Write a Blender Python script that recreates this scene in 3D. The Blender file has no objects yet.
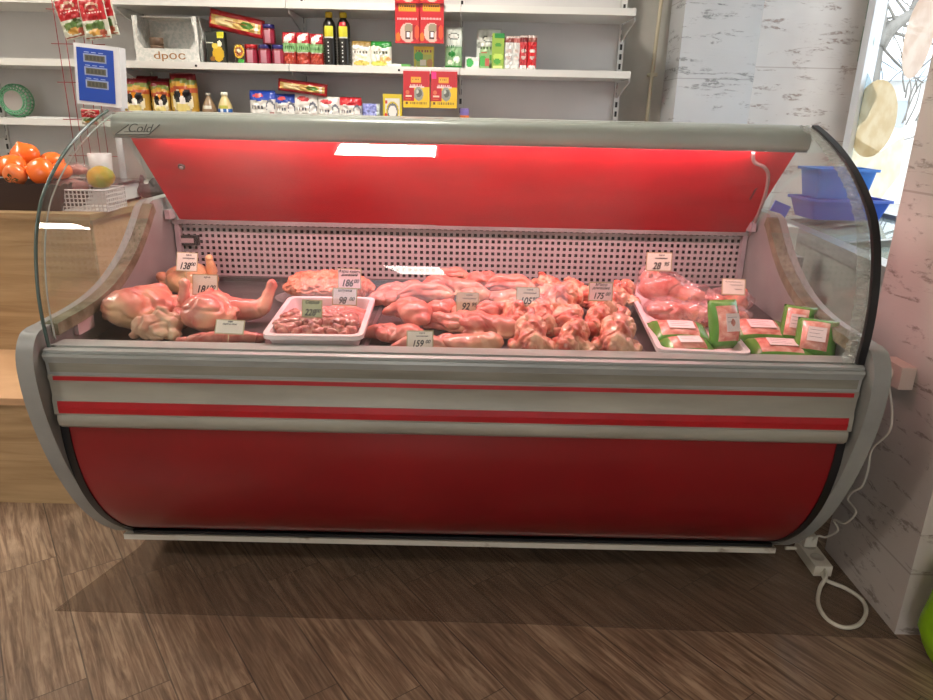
import bpy, bmesh, math, random
from mathutils import Vector as V, Matrix, noise, Euler
random.seed(7)
S = bpy.context.scene
C = S.collection
PI = math.pi
R = math.radians

# ---------------------------------------------------------------- camera
F = 690.0; PITCH = R(18.5); ROLL = R(1.25); CAM = V((0.03, 0, 1.37))
_r = V((1,0,0)); _u = V((0, math.sin(PITCH), math.cos(PITCH))); _f = V((0, math.cos(PITCH), -math.sin(PITCH)))
_c, _s = math.cos(ROLL), math.sin(ROLL)
def ray(px, py):
    u = (px-466.5)/F; v = (350-py)/F
    return _r*(u*_c - v*_s) + _u*(u*_s + v*_c) + _f
def onY(px, py, Y):
    d = ray(px, py); return CAM + d*((Y-CAM.y)/d.y)
def onZ(px, py, Z):
    d = ray(px, py); return CAM + d*((Z-CAM.z)/d.z)
def onX(px, py, X):
    d = ray(px, py); return CAM + d*((X-CAM.x)/d.x)
cd = bpy.data.cameras.new('camera'); cd.sensor_width = 36; cd.lens = F*36/933; cd.clip_start = .05
cam = bpy.data.objects.new('camera', cd); C.objects.link(cam)
right = _r*_c + _u*_s; up = -_r*_s + _u*_c
m = Matrix((right, up, -_f)).transposed().to_4x4(); m.translation = CAM
cam.matrix_world = m
S.camera = cam
S.view_settings.view_transform = 'Standard'; S.view_settings.look = 'None'
S.view_settings.exposure = 0.72; S.view_settings.gamma = 1.0

# ---------------------------------------------------------------- materials
def lin(h):
    if isinstance(h, str):
        h = h.lstrip('#'); h = [int(h[i:i+2], 16)/255 for i in (0,2,4)]
    return tuple((x/12.92 if x <= .04045 else ((x+.055)/1.055)**2.4) for x in h) + (1,)
_M = {}
def setin(b, k, v):
    if k in b.inputs: b.inputs[k].default_value = v
def mat(name, col, rough=.5, metal=0, coat=0, spec=.5, sss=0, emit=None, es=0):
    if name in _M: return _M[name]
    m = bpy.data.materials.new(name); m.use_nodes = True
    b = m.node_tree.nodes['Principled BSDF']
    setin(b, 'Base Color', lin(col)); setin(b, 'Roughness', rough); setin(b, 'Metallic', metal)
    setin(b, 'Coat Weight', coat); setin(b, 'Coat Roughness', .1); setin(b, 'Specular IOR Level', spec)
    if sss: setin(b, 'Subsurface Weight', sss); setin(b, 'Subsurface Radius', (.02,.008,.005)); setin(b, 'Subsurface Scale', .5)
    if emit: setin(b, 'Emission Color', lin(emit)); setin(b, 'Emission Strength', es)
    _M[name] = m
    return m
def mc(col, rough=.45):
    return mat('print_%s_%d' % (col.lstrip('#'), rough*100), col, rough)
class NT:
    def __init__(s, m):
        s.t = m.node_tree; s.n = s.t.nodes; s.b = s.n['Principled BSDF']; s.co = None
    def add(s, kind, **kw):
        n = s.n.new('ShaderNode'+kind)
        for k, v in kw.items():
            if k.startswith('i_'):
                key = k[2:].replace('_', ' ')
                key = int(key) if key.isdigit() else key
                if isinstance(v, bpy.types.NodeSocket): s.t.links.new(v, n.inputs[key])
                else: n.inputs[key].default_value = v
            else: setattr(n, k, v)
        return n
    def link(s, a, b): s.t.links.new(a, b)
    def coord(s, kind='Object', scale=(1,1,1), rot=(0,0,0), loc=(0,0,0)):
        tc = s.add('TexCoord'); mp = s.add('Mapping')
        s.link(tc.outputs[kind], mp.inputs['Vector'])
        mp.inputs['Scale'].default_value = scale; mp.inputs['Rotation'].default_value = rot; mp.inputs['Location'].default_value = loc
        return mp.outputs[0]
    def noise(s, vec, scale, detail=4, rough=.55, dist=0):
        n = s.add('TexNoise'); s.link(vec, n.inputs['Vector']); n.inputs['Scale'].default_value = scale
        n.inputs['Detail'].default_value = detail; n.inputs['Roughness'].default_value = rough; n.inputs['Distortion'].default_value = dist
        return n.outputs['Fac']
    def ramp(s, fac, stops, mode='LINEAR'):
        r = s.add('ValToRGB'); s.link(fac, r.inputs[0]); e = r.color_ramp.elements; r.color_ramp.interpolation = mode
        while len(e) < len(stops): e.new(.5)
        for i, (p, c) in enumerate(stops):
            e[i].position = p; e[i].color = lin(c) if isinstance(c, str) else (c,c,c,1)
        return r.outputs[0]
    def mix(s, fac, a, b, mode='MIX'):
        x = s.add('Mix', data_type='RGBA', blend_type=mode)
        for k, v in ((0, fac), (6, a), (7, b)):
            if isinstance(v, bpy.types.NodeSocket): s.link(v, x.inputs[k])
            else: x.inputs[k].default_value = lin(v) if isinstance(v, str) else v
        return x.outputs[2]
    def math(s, op, a, b=0, c=0):
        x = s.add('Math', operation=op)
        for k, v in ((0, a), (1, b), (2, c)):
            if isinstance(v, bpy.types.NodeSocket): s.link(v, x.inputs[k])
            else: x.inputs[k].default_value = v
        return x.outputs[0]
    def bump(s, h, strength=.3, dist=.01):
        b = s.add('Bump'); b.inputs['Strength'].default_value = strength; b.inputs['Distance'].default_value = dist
        s.link(h, b.inputs['Height']); s.link(b.outputs[0], s.b.inputs['Normal'])
    def base(s, col): s.link(col, s.b.inputs['Base Color'])

def noisy(name, c1, c2, scale=5, rough=.5, stretch=(1,1,1), bump=0, metal=0, coat=0, detail=5, lo=.35, hi=.65, bdist=.01, sss=0):
    """two-tone procedural surface"""
    if name in _M: return _M[name]
    m = mat(name, c1, rough, metal, coat, sss=sss); t = NT(m)
    v = t.coord('Object', stretch); f = t.noise(v, scale, detail)
    t.base(t.ramp(f, [(lo, c1), (hi, c2)]))
    if bump: t.bump(f, bump, bdist)
    return m

def glassy(name, tint='#ffffff', ior=1.45, gloss_rough=.0, dens=0.0, dcol='#ffffff', streak=0):
    """thin clear sheet: transparent + fresnel reflection + a little dust"""
    if name in _M: return _M[name]
    m = bpy.data.materials.new(name); m.use_nodes = True; t = m.node_tree; t.nodes.clear()
    o = t.nodes.new('ShaderNodeOutputMaterial'); tr = t.nodes.new('ShaderNodeBsdfTransparent'); gl = t.nodes.new('ShaderNodeBsdfGlossy')
    tr.inputs[0].default_value = lin(tint); gl.inputs['Roughness'].default_value = gloss_rough
    fr = t.nodes.new('ShaderNodeFresnel'); fr.inputs[0].default_value = ior
    ge = t.nodes.new('ShaderNodeNewGeometry'); iv = t.nodes.new('ShaderNodeMath'); iv.operation = 'SUBTRACT'; iv.inputs[0].default_value = 1; t.links.new(ge.outputs['Backfacing'], iv.inputs[1])
    ml = t.nodes.new('ShaderNodeMath'); ml.operation = 'MULTIPLY'; t.links.new(fr.outputs[0], ml.inputs[0]); t.links.new(iv.outputs[0], ml.inputs[1])
    mx = t.nodes.new('ShaderNodeMixShader'); t.links.new(ml.outputs[0], mx.inputs[0]); t.links.new(tr.outputs[0], mx.inputs[1]); t.links.new(gl.outputs[0], mx.inputs[2])
    last = mx.outputs[0]
    if dens:
        df = t.nodes.new('ShaderNodeBsdfDiffuse'); df.inputs[0].default_value = lin(dcol)
        m2 = t.nodes.new('ShaderNodeMixShader'); m2.inputs[0].default_value = dens
        if streak:
            tc = t.nodes.new('ShaderNodeTexCoord'); nz = t.nodes.new('ShaderNodeTexNoise'); nz.inputs['Scale'].default_value = streak; nz.inputs['Detail'].default_value = 6
            mr = t.nodes.new('ShaderNodeMapRange'); mr.inputs['From Min'].default_value = .4; mr.inputs['From Max'].default_value = .7
            mr.inputs['To Min'].default_value = dens*.3; mr.inputs['To Max'].default_value = min(1, dens*2)
            t.links.new(tc.outputs['Object'], nz.inputs['Vector']); t.links.new(nz.outputs['Fac'], mr.inputs[0]); t.links.new(mr.outputs[0], m2.inputs[0])
        t.links.new(last, m2.inputs[1]); t.links.new(df.outputs[0], m2.inputs[2]); last = m2.outputs[0]
    t.links.new(last, o.inputs[0]); _M[name] = m
    return m

# ---------------------------------------------------------------- mesh helpers
def bx(bm, a, b, mi=0, mtx=None):
    x0,y0,z0 = a; x1,y1,z1 = b
    vs = [bm.verts.new(p) for p in ((x0,y0,z0),(x1,y0,z0),(x1,y1,z0),(x0,y1,z0),(x0,y0,z1),(x1,y0,z1),(x1,y1,z1),(x0,y1,z1))]
    if mtx: 
        for v in vs: v.co = mtx @ v.co
    fs = []
    for q in ((0,3,2,1),(4,5,6,7),(0,1,5,4),(1,2,6,5),(2,3,7,6),(3,0,4,7)):
        f = bm.faces.new([vs[i] for i in q]); f.material_index = mi; fs.append(f)
    return vs
def tube(bm, pts, r, seg=8, mi=0, closed=False, caps=True):
    pts = [V(p) for p in pts]; n = len(pts); rs = r if isinstance(r, (list, tuple)) else [r]*n
    rings = []; prev = None
    for i, p in enumerate(pts):
        if closed: d = pts[(i+1) % n] - pts[i-1]
        else: d = pts[min(i+1, n-1)] - pts[max(i-1, 0)]
        d.normalize()
        if prev is None: a = d.orthogonal().normalized()
        else:
            a = (prev - d*prev.dot(d))
            a = a.normalized() if a.length > 1e-6 else d.orthogonal().normalized()
        prev = a; b = d.cross(a)
        rings.append([bm.verts.new(p + (a*math.cos(t*2*PI/seg) + b*math.sin(t*2*PI/seg))*rs[i]) for t in range(seg)])
    m = n if closed else n-1
    for i in range(m):
        A, B = rings[i], rings[(i+1) % n]
        for t in range(seg):
            f = bm.faces.new((A[t], A[(t+1) % seg], B[(t+1) % seg], B[t])); f.material_index = mi; f.smooth = True
    if caps and not closed:
        f = bm.faces.new(rings[0][::-1]); f.material_index = mi; f = bm.faces.new(rings[-1]); f.material_index = mi
def lathe(bm, prof, seg=24, mi=0, paint=None, org=(0,0,0), sx=1, sy=1, smooth=True):
    """prof: [(r, z)]; paint(u, v) -> material index (u 0..1 across the front half, v 0..1 up)"""
    zs = [z for r, z in prof]; z0, z1 = min(zs), max(zs); ox, oy, oz = org; rings = []
    for r, z in prof:
        rings.append([bm.verts.new((ox+math.cos(t*2*PI/seg)*r*sx, oy+math.sin(t*2*PI/seg)*r*sy, oz+z)) for t in range(seg)] if r > 1e-5 else [bm.verts.new((ox,oy,oz+z))])
    for i in range(len(rings)-1):
        A, B = rings[i], rings[i+1]
        for t in range(seg):
            if len(A) == 1 and len(B) == 1: continue
            if len(A) == 1: vs = (A[0], B[(t+1)%seg], B[t])
            elif len(B) == 1: vs = (A[t], A[(t+1)%seg], B[0])
            else: vs = (A[t], A[(t+1)%seg], B[(t+1)%seg], B[t])
            f = bm.faces.new(vs); f.smooth = smooth; f.material_index = mi
            if paint:
                an = (t+.5)*2*PI/seg; u = .5+.5*math.cos(an) if math.sin(an) < 0 else -1
                f.material_index = paint(u, (((prof[i][1]+prof[i+1][1])/2)-z0)/(z1-z0))
def prism(bm, pts, x0, x1, mi=0, axis='x'):
    """polygon pts (a,b) extruded along axis"""
    def mk(x, p):
        return {'x': (x, p[0], p[1]), 'y': (p[0], x, p[1]), 'z': (p[0], p[1], x)}[axis]
    A = [bm.verts.new(mk(x0, p)) for p in pts]; B = [bm.verts.new(mk(x1, p)) for p in pts]; n = len(pts)
    f = bm.faces.new(A); f.material_index = mi; f = bm.faces.new(B[::-1]); f.material_index = mi
    for i in range(n):
        f = bm.faces.new((A[i], B[i], B[(i+1)%n], A[(i+1)%n])); f.material_index = mi
def sheet(bm, prof, x0, x1, th, nx=1, smooth=True, mi=0):
    """open profile [(y,z)] given thickness, swept along x"""
    n = len(prof); off = []
    for i in range(n):
        a = prof[max(i-1,0)]; b = prof[min(i+1,n-1)]
        d = V((b[0]-a[0], b[1]-a[1])).normalized(); off.append((prof[i][0]+d.y*th, prof[i][1]-d.x*th))
    loop = list(prof) + off[::-1]; rings = []
    for k in range(nx+1):
        x = x0+(x1-x0)*k/nx; rings.append([bm.verts.new((x, p[0], p[1])) for p in loop])
    N = len(loop)
    for k in range(nx):
        for i in range(N):
            f = bm.faces.new((rings[k][i], rings[k+1][i], rings[k+1][(i+1)%N], rings[k][(i+1)%N])); f.smooth = smooth and i not in (n-1, N-1); f.material_index = mi
    for rg in (rings[0], rings[-1]):
        rg = [bm.verts.new(v.co) for v in rg]      # caps keep their own corners so the sweep shades flat along x
        for i in range(n-1):
            f = bm.faces.new((rg[i], rg[i+1], rg[N-2-i], rg[N-1-i])); f.material_index = mi
def spline(pts, n=8, closed=False):
    pts = [V(p) for p in pts]; out = []; N = len(pts)
    for i in range(N if closed else N-1):
        p0 = pts[i-1] if (i or closed) else pts[0]*2-pts[1]; p1 = pts[i]; p2 = pts[(i+1)%N]
        p3 = pts[(i+2)%N] if (closed or i+2 < N) else p2*2-p1
        for k in range(n):
            t = k/n; out.append(.5*((2*p1)+(p2-p0)*t+(2*p0-5*p1+4*p2-p3)*t*t+(3*p1-p0-3*p2+p3)*t**3))
    if not closed: out.append(pts[-1])
    return out
def sp2(pts, n=8): return [(p.x, p.y) for p in spline([V((a,b,0)) for a,b in pts], n)]
def B(): return bmesh.new()
def obj(name, bm, mats, parent=None, off=None, bev=0, smooth=False, seg=2):
    """links the bmesh as ONE mesh object; off: author in world coordinates, moved so that off is the origin"""
    if not isinstance(mats, (list, tuple)): mats = [mats]
    if bev:
        es = [e for e in bm.edges if len(e.link_faces) == 2 and e.calc_face_angle(0) > R(25)]
        bmesh.ops.bevel(bm, geom=es, offset=bev, segments=seg, affect='EDGES', profile=.5, clamp_overlap=True)
    bmesh.ops.recalc_face_normals(bm, faces=bm.faces[:])
    if smooth:
        for f in bm.faces: f.smooth = True
    if off is not None:
        for v in bm.verts: v.co -= V(off)
    me = bpy.data.meshes.new(name); bm.to_mesh(me); bm.free()
    for m in mats: me.materials.append(m)
    if smooth == 'auto' or bev:
        for p in me.polygons: p.use_smooth = True
        try: me.set_sharp_from_angle(angle=R(38))
        except Exception: pass
    o = bpy.data.objects.new(name, me); C.objects.link(o)
    if parent: o.parent = parent
    elif off is not None: o.location = off
    return o
def tag(o, label, cat, group=None, kind=None):
    o['label'] = label; o['category'] = cat
    if group: o['group'] = group
    if kind: o['kind'] = kind
    return o
def thing(name, label, cat, loc=(0,0,0), rot=(0,0,0), group=None):
    o = bpy.data.objects.new(name, None); C.objects.link(o); o.empty_display_size = .05
    o.location = loc; o.rotation_euler = rot
    return tag(o, label, cat, group)
def struct(name, bm, m, **k):
    o = obj(name, bm, m, **k); o['kind'] = 'structure'; return o
def dup(root, loc, rot, label, group=None):
    r = root.copy(); C.objects.link(r); r.location = loc; r.rotation_euler = rot; r['label'] = label
    if group: r['group'] = group
    for ch in list(root.children):
        c = ch.copy(); C.objects.link(c); c.parent = r
        for g in list(ch.children):
            d = g.copy(); C.objects.link(d); d.parent = c
    return r
def text(name, s, size, m, parent, loc, rot=(PI/2,0,0), shear=0, ax='CENTER', ext=.0004, sx=1, bold=0):
    cu = bpy.data.curves.new(name, 'FONT'); cu.body = s; cu.size = size; cu.align_x = ax; cu.align_y = 'CENTER'; cu.shear = shear; cu.extrude = ext; cu.offset = bold*size
    t = bpy.data.objects.new(name, cu); C.objects.link(t)
    dg = bpy.context.evaluated_depsgraph_get(); me = bpy.data.meshes.new_from_object(t.evaluated_get(dg))
    bpy.data.objects.remove(t); bpy.data.curves.remove(cu)
    me.name = name; me.materials.clear(); me.materials.append(m)
    o = bpy.data.objects.new(name, me); C.objects.link(o); o.parent = parent; o.location = loc; o.rotation_euler = rot; o.scale = (sx,1,1)
    return o
# ================================================================ THE SETTING
# plaster with rough travertine-like veins and joints between blocks
def plaster(name, base, vein, horiz='xz', tint2=None, joint=.39, jz=0.04, mark=.555):
    m = mat(name, base, .75); t = NT(m)
    st = (1.6, 1.6, 9)
    v = t.coord('Object', st)
    f = t.noise(v, 2.6, 9, .68, .9)
    big = t.noise(t.coord('Object', (1,1,1)), 2.2, 3)
    col = t.ramp(big, [(.3, base), (.7, tint2 or base)])
    msk = t.ramp(f, [(mark, 0.0), (mark+.06, 1.0)])
    spot = t.ramp(t.noise(t.coord('Object', (12,12,30)), 3.0, 6, .7), [(.44, 0.0), (.52, 1.0)])
    mm = t.math('MULTIPLY', msk, spot)
    col = t.mix(t.math('MULTIPLY', mm, .7), col, vein)
    tc = t.add('TexCoord'); sep = t.add('SeparateXYZ'); t.link(tc.outputs['Object'], sep.inputs[0])
    z = t.math('FRACT', t.math('DIVIDE', t.math('ADD', sep.outputs[2], 10*joint - jz), joint))
    g = t.math('LESS_THAN', z, .012)
    col = t.mix(t.math('MULTIPLY', g, .45), col, vein)
    t.base(col)
    h = t.math('SUBTRACT', t.math('MULTIPLY', f, .5), t.math('ADD', t.math('MULTIPLY', mm, .6), g))
    t.bump(h, .5, .006)
    return m
M_wall = noisy('painted_wall', '#b9b7ae', '#a9a69c', 3, .8)
M_shaded_plaster = plaster('grey_shaded_plaster', '#c3c5c6', '#6e706f', tint2='#b6b9bb')  # pier's shade put into a greyer base; grey veins its own
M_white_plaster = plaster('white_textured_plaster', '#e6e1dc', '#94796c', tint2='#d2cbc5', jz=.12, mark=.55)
M_pillar = plaster('pillar_plaster', '#bfb6b0', '#75675f', tint2='#b3a9a3', jz=.20, joint=.5, mark=.55)

# floor: wood-look planks laid on the diagonal
M_floor = mat('wood_look_tile', '#6e5c50', .42)
t = NT(M_floor)
tc = t.add('TexCoord'); sep = t.add('SeparateXYZ'); t.link(tc.outputs['Object'], sep.inputs[0]); X_, Y_ = sep.outputs[0], sep.outputs[1]
al = R(-54); ca, sa = math.cos(al), math.sin(al)
u_ = t.math('ADD', t.math('MULTIPLY', X_, ca), t.math('MULTIPLY', Y_, sa))
v_ = t.math('ADD', t.math('MULTIPLY', X_, -sa), t.math('MULTIPLY', Y_, ca))
W_, L_ = .172, .62
vv = t.math('DIVIDE', t.math('ADD', v_, 20*W_ + .096), W_)
row = t.math('FLOOR', vv); fv = t.math('FRACT', vv)
# joints of neighbouring planks step so that they line up parallel to the counter
uu = t.math('DIVIDE', t.math('ADD', t.math('SUBTRACT', t.math('ADD', u_, 30), t.math('MULTIPLY', row, .125)), 1.67+2.5-30+30*.62), L_)
colm = t.math('FLOOR', uu); fu = t.math('FRACT', uu)
cb = t.add('CombineXYZ'); t.link(row, cb.inputs[0]); t.link(colm, cb.inputs[1])
wn = t.add('TexWhiteNoise'); wn.noise_dimensions = '3D'; t.link(cb.outputs[0], wn.inputs['Vector'])
gx = t.add('CombineXYZ'); t.link(t.math('MULTIPLY', u_, 1.6), gx.inputs[0]); t.link(t.math('MULTIPLY', v_, 22), gx.inputs[1]); t.link(t.math('MULTIPLY', wn.outputs[0], 9), gx.inputs[2])
grain = t.noise(gx.outputs[0], 3.0, 8, .62, .8)
gx2 = t.add('CombineXYZ'); t.link(t.math('MULTIPLY', u_, 2.2), gx2.inputs[0]); t.link(t.math('MULTIPLY', v_, 7), gx2.inputs[1]); t.link(t.math('MULTIPLY', wn.outputs[0], 5), gx2.inputs[2])
fig = t.noise(gx2.outputs[0], 1.6, 4, .6, 1.6)
c0 = t.ramp(grain, [(.34, '#68513f'), (.48, '#957b65'), (.62, '#baa188')])
c1 = t.mix(t.ramp(fig, [(.35, .4), (.6, 0.0)]), c0, '#57463b')
c2 = t.mix(t.math('MULTIPLY', wn.outputs[0], .35), c1, '#6a584c')
dirt = t.noise(t.coord('Object'), 2.5, 6, .6)
c2 = t.mix(t.ramp(dirt, [(.5, 0.0), (.75, .35)]), c2, '#5c5048')
jv = t.math('LESS_THAN', fv, .022); ju = t.math('LESS_THAN', fu, .0045); j = t.math('MAXIMUM', jv, ju)
t.base(t.mix(t.math('MULTIPLY', j, .7), c2, '#3e342e'))
t.bump(t.math('SUBTRACT', t.math('MULTIPLY', grain, .5), j), .35, .004)
t.link(t.ramp(grain, [(.3, .42), (.7, .3)]), t.b.inputs['Roughness'])
b = B(); bx(b, (-3.2,-7.6,-.1), (2.2,4.28,0)); struct('floor', b, M_floor)
b = B(); bx(b, (-3.2,-7.6,2.9), (2.2,4.28,3.0)); struct('ceiling', b, mat('ceiling_white', '#e6e4de', .9))
b = B(); bx(b, (-3.3,-7.6,0), (-3.2,4.5,2.9)); struct('wall_left', b, M_wall)
b = B(); bx(b, (-3.3,-7.7,0), (2.3,-7.6,.5)); bx(b, (-3.3,-7.7,2.45), (2.3,-7.6,2.9)); bx(b, (-3.3,-7.7,.5), (-2.6,-7.6,2.45)); bx(b, (1.6,-7.7,.5), (2.3,-7.6,2.45)); struct('wall_front', b, mat('front_wall_paint', '#cdbfb4', .8))
b = B(); bx(b, (-3.2,4.28,0), (2.2,4.42,2.9)); struct('wall_back', b, M_wall)
# plaster pier beside the shelving and the lighter wall between it and the window
b = B(); bx(b, (1.135,4.0,0), (1.545,4.28,2.9)); struct('trim_1', b, M_shaded_plaster)
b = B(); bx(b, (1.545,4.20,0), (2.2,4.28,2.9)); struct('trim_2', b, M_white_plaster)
# wall on the window side, with the opening
wy0, wy1, wz0, wz1 = 2.45, 4.14, .86, 2.55
b = B(); bx(b, (2.2,-7.6,0), (2.25,wy0,2.9)); bx(b, (2.2,wy1,0), (2.25,4.42,2.9)); bx(b, (2.2,wy0,0), (2.25,wy1,wz0)); bx(b, (2.2,wy0,wz1), (2.25,wy1,2.9))
struct('wall_right', b, M_white_plaster)
# pier standing close to the camera at the end of the counter
b = B(); bx(b, (1.27,1.62,0), (2.2,2.03,2.9)); struct('wall_pillar', b, M_pillar, bev=.006)
# shop window of the front wall, far behind the camera
b = B(); bx(b, (-2.6,-7.66,.5), (1.6,-7.64,2.45)); struct('window_2', b, glassy('window_glass', '#f4f8fb'))
# window
pvc = mat('window_pvc', '#e4e9ee', .35)
b = B()
bx(b, (2.16,wy1-.075,wz0), (2.22,wy1,wz1)); bx(b, (2.16,wy0,wz0), (2.22,wy0+.075,wz1)); bx(b, (2.16,wy0+.075,wz0), (2.22,wy1-.075,wz0+.075)); bx(b, (2.16,wy0+.075,wz1-.075), (2.22,wy1-.075,wz1))
bx(b, (2.145,wy1-.10,wz0+.02), (2.165,wy1-.075,wz1-.02)); bx(b, (2.145,wy0+.075,wz0+.02), (2.165,wy0+.10,wz1-.02))
win = struct('window_1', b, pvc, bev=.004)
b = B(); bx(b, (2.188,wy0+.07,wz0+.07), (2.194,wy1-.07,wz1-.07)); obj('window_pane', b, glassy('window_glass', '#f4f8fb'), win)
b = B(); bx(b, (2.05,wy0-.04,wz0-.04), (2.2,wy1+.03,wz0-.002)); obj('window_sill', b, pvc, win)

# film decals stuck to the window: printed oval food pictures
def film(name, col, col2, alpha=.75, scale=30):
    m = bpy.data.materials.new(name); m.use_nodes = True; tt = m.node_tree; tt.nodes.clear()
    o = tt.nodes.new('ShaderNodeOutputMaterial'); tl = tt.nodes.new('ShaderNodeBsdfTranslucent'); df = tt.nodes.new('ShaderNodeBsdfDiffuse'); tr = tt.nodes.new('ShaderNodeBsdfTransparent')
    tc = tt.nodes.new('ShaderNodeTexCoord'); nz = tt.nodes.new('ShaderNodeTexNoise'); nz.inputs['Scale'].default_value = scale; nz.inputs['Detail'].default_value = 5
    rp = tt.nodes.new('ShaderNodeValToRGB'); rp.color_ramp.elements[0].color = lin(col); rp.color_ramp.elements[1].color = lin(col2); rp.color_ramp.elements[0].position = .4; rp.color_ramp.elements[1].position = .6
    tt.links.new(tc.outputs['Object'], nz.inputs['Vector']); tt.links.new(nz.outputs['Fac'], rp.inputs[0]); tt.links.new(rp.outputs[0], tl.inputs[0]); tt.links.new(rp.outputs[0], df.inputs[0])
    a = tt.nodes.new('ShaderNodeMixShader'); a.inputs[0].default_value = .3; tt.links.new(tl.outputs[0], a.inputs[1]); tt.links.new(df.outputs[0], a.inputs[2])
    c = tt.nodes.new('ShaderNodeMixShader'); c.inputs[0].default_value = alpha; tt.links.new(tr.outputs[0], c.inputs[1]); tt.links.new(a.outputs[0], c.inputs[2]); tt.links.new(c.outputs[0], o.inputs[0])
    _M[name] = m; return m
f_beige = film('decal_dumpling', '#ded0b4', '#e6dcc6', .9, 14); f_pale = film('decal_dumpling_pale', '#e4dcc4', '#ebe6d6', .7, 14)
f_green = film('decal_leaf', '#9cb8a8', '#b0c6b8', .75, 10); f_blue = film('decal_drop', '#b4c6cc', '#c6d4da', .6, 10); f_rose = film('decal_peach', '#dccabb', '#e6d9cd', .8, 10)
def decal(pts, m, label, k, rim=None):
    """pts: outline in picture-derived (y,z) window coordinates"""
    cy = sum(p[0] for p in pts)/len(pts); cz = sum(p[1] for p in pts)/len(pts)
    b = B(); prism(b, [(p[0], p[1]) for p in pts], 2.1868-.0006*k, 2.1872-.0006*k)
    o = obj('window_decal', b, m, off=(2.187, cy, cz)); tag(o, label, 'window decal', 'printed food pictures on the window'); return o
def oval(px, py, rx, ry, tilt=0, n=28):
    c = onX(px, py, 2.187); e = onX(px+rx, py, 2.187); f = onX(px, py+ry, 2.187); a = abs(e.y-c.y); h = abs(f.z-c.z)
    out = []
    for i in range(n):
        t_ = 2*PI*i/n; y = a*math.cos(t_); z = h*math.sin(t_)
        out.append((c.y + y*math.cos(tilt) - z*math.sin(tilt), c.z + y*math.sin(tilt) + z*math.cos(tilt)))
    return out
def poly(*p): return [(onX(x, y, 2.187).y, onX(x, y, 2.187).z) for x, y in p]
decal(oval(873, 119, 24, 39, .1), f_beige, 'big oval beige dumpling picture in the middle of the window film', 3)
decal(oval(919, 36, 15, 42), f_rose, 'pinkish beige dumpling picture high on the window beside the pier', 2)
decal(oval(861, 44, 13, 17), f_green, 'grey green leaf picture high on the window beside the frame', 2)
decal(poly((858,0),(876,0),(868,16),(860,26)), f_green, 'small green leaf tip picture at the very top beside the window frame', 1)
decal(poly((845,160),(850,132),(864,143),(880,152),(905,135),(900,175),(880,200),(862,190),(848,178)), f_pale, 'pale yellow heaped dumpling picture low on the window film', 1)
decal(poly((850,104),(865,66),(878,96),(866,120),(856,128),(848,130)), f_blue, 'pointed pale blue drop shape on the window above the beige oval', 1)

# what stands outside
b = B(); bx(b, (2.42,-6,-.6), (30,30,-.5)); o = obj('outdoor_ground', b, mat('pavement', '#a4a19b', .9)); o['kind'] = 'structure'
hb = thing('neighbour_house', 'pale house with blue grey roof seen outside through the window', 'building', (13,21,-.5), (0,0,R(-25)))
b = B(); bx(b, (-6,-3,0), (6,3,3.0)); obj('wall', b, noisy('house_render', '#eceae6', '#dedcd8', 1, .8), hb)
b = B(); prism(b, [(-3.4,3.0),(3.4,3.0),(0,3.75)], -6.3, 6.3); obj('roof', b, mat('slate_roof', '#b4c4d4', .7), hb)
for i in range(6):
    b = B(); x = -5+i*1.9; bx(b, (x,-3.06,1.9), (x+.45,-3.0,2.55)); w = obj('window', b, mat('dark_window', '#aab2ba', .2), hb)
def branch_tree(seed):
    rnd = random.Random(seed); bm = B(); br = B(); 
    tr = thing('bare_tree', 'bare grey tree with forked trunk outside beyond the window', 'tree', (0,0,0))
    Yt = 8.6
    base = onY(868, 118, Yt); tr.location = (base.x, Yt, -.5); L0 = tr.location.copy(); tr.location.x -= .03
    p = [V((base.x-.05,Yt,-.5)), onY(866,122,Yt), onY(876,62,Yt), onY(879,42,Yt), onY(886,-10,Yt), onY(892,-60,Yt)]
    tube(bm, [q-L0 for q in spline(p, 5)], [.105-.0018*i for i in range(26)], 10)
    obj('trunk', bm, noisy('bark', '#8d8982', '#6f6b64', 8, .9, (1,1,.3), .4), tr)
    def limb(a, b_, r): tube(br, [q-L0 for q in spline([a, (a+b_)/2+V((rnd.uniform(-.1,.1),0,rnd.uniform(-.1,.1))), b_], 4)], [r*(1-.07*i) for i in range(9)], 6)
    A = onY(879,46,Yt); Bp = onY(917,12,Yt); limb(A, Bp, .11); limb(Bp, onY(940,-30,Yt), .05)
    for _ in range(18):
        s = A.lerp(Bp, rnd.random()) if rnd.random() < .5 else onY(878,55-rnd.random()*90,Yt)
        e = s + V((rnd.uniform(-.9,.9), rnd.uniform(-.6,.6), rnd.uniform(-.5,.9))); limb(s, e, .018)
        for _k in range(3): limb(s.lerp(e,.6), s.lerp(e,.6)+V((rnd.uniform(-.5,.5), rnd.uniform(-.3,.3), rnd.uniform(-.4,.5))), .009)
    for _ in range(14):
        s = onY(rnd.uniform(900,925), rnd.uniform(60,150), Yt); limb(s, s+V((rnd.uniform(-.4,.4),0,rnd.uniform(.2,.7))), .01)
    obj('branches', br, noisy('bark', '#8d8982', '#6f6b64'), tr)
branch_tree(3)

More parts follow.
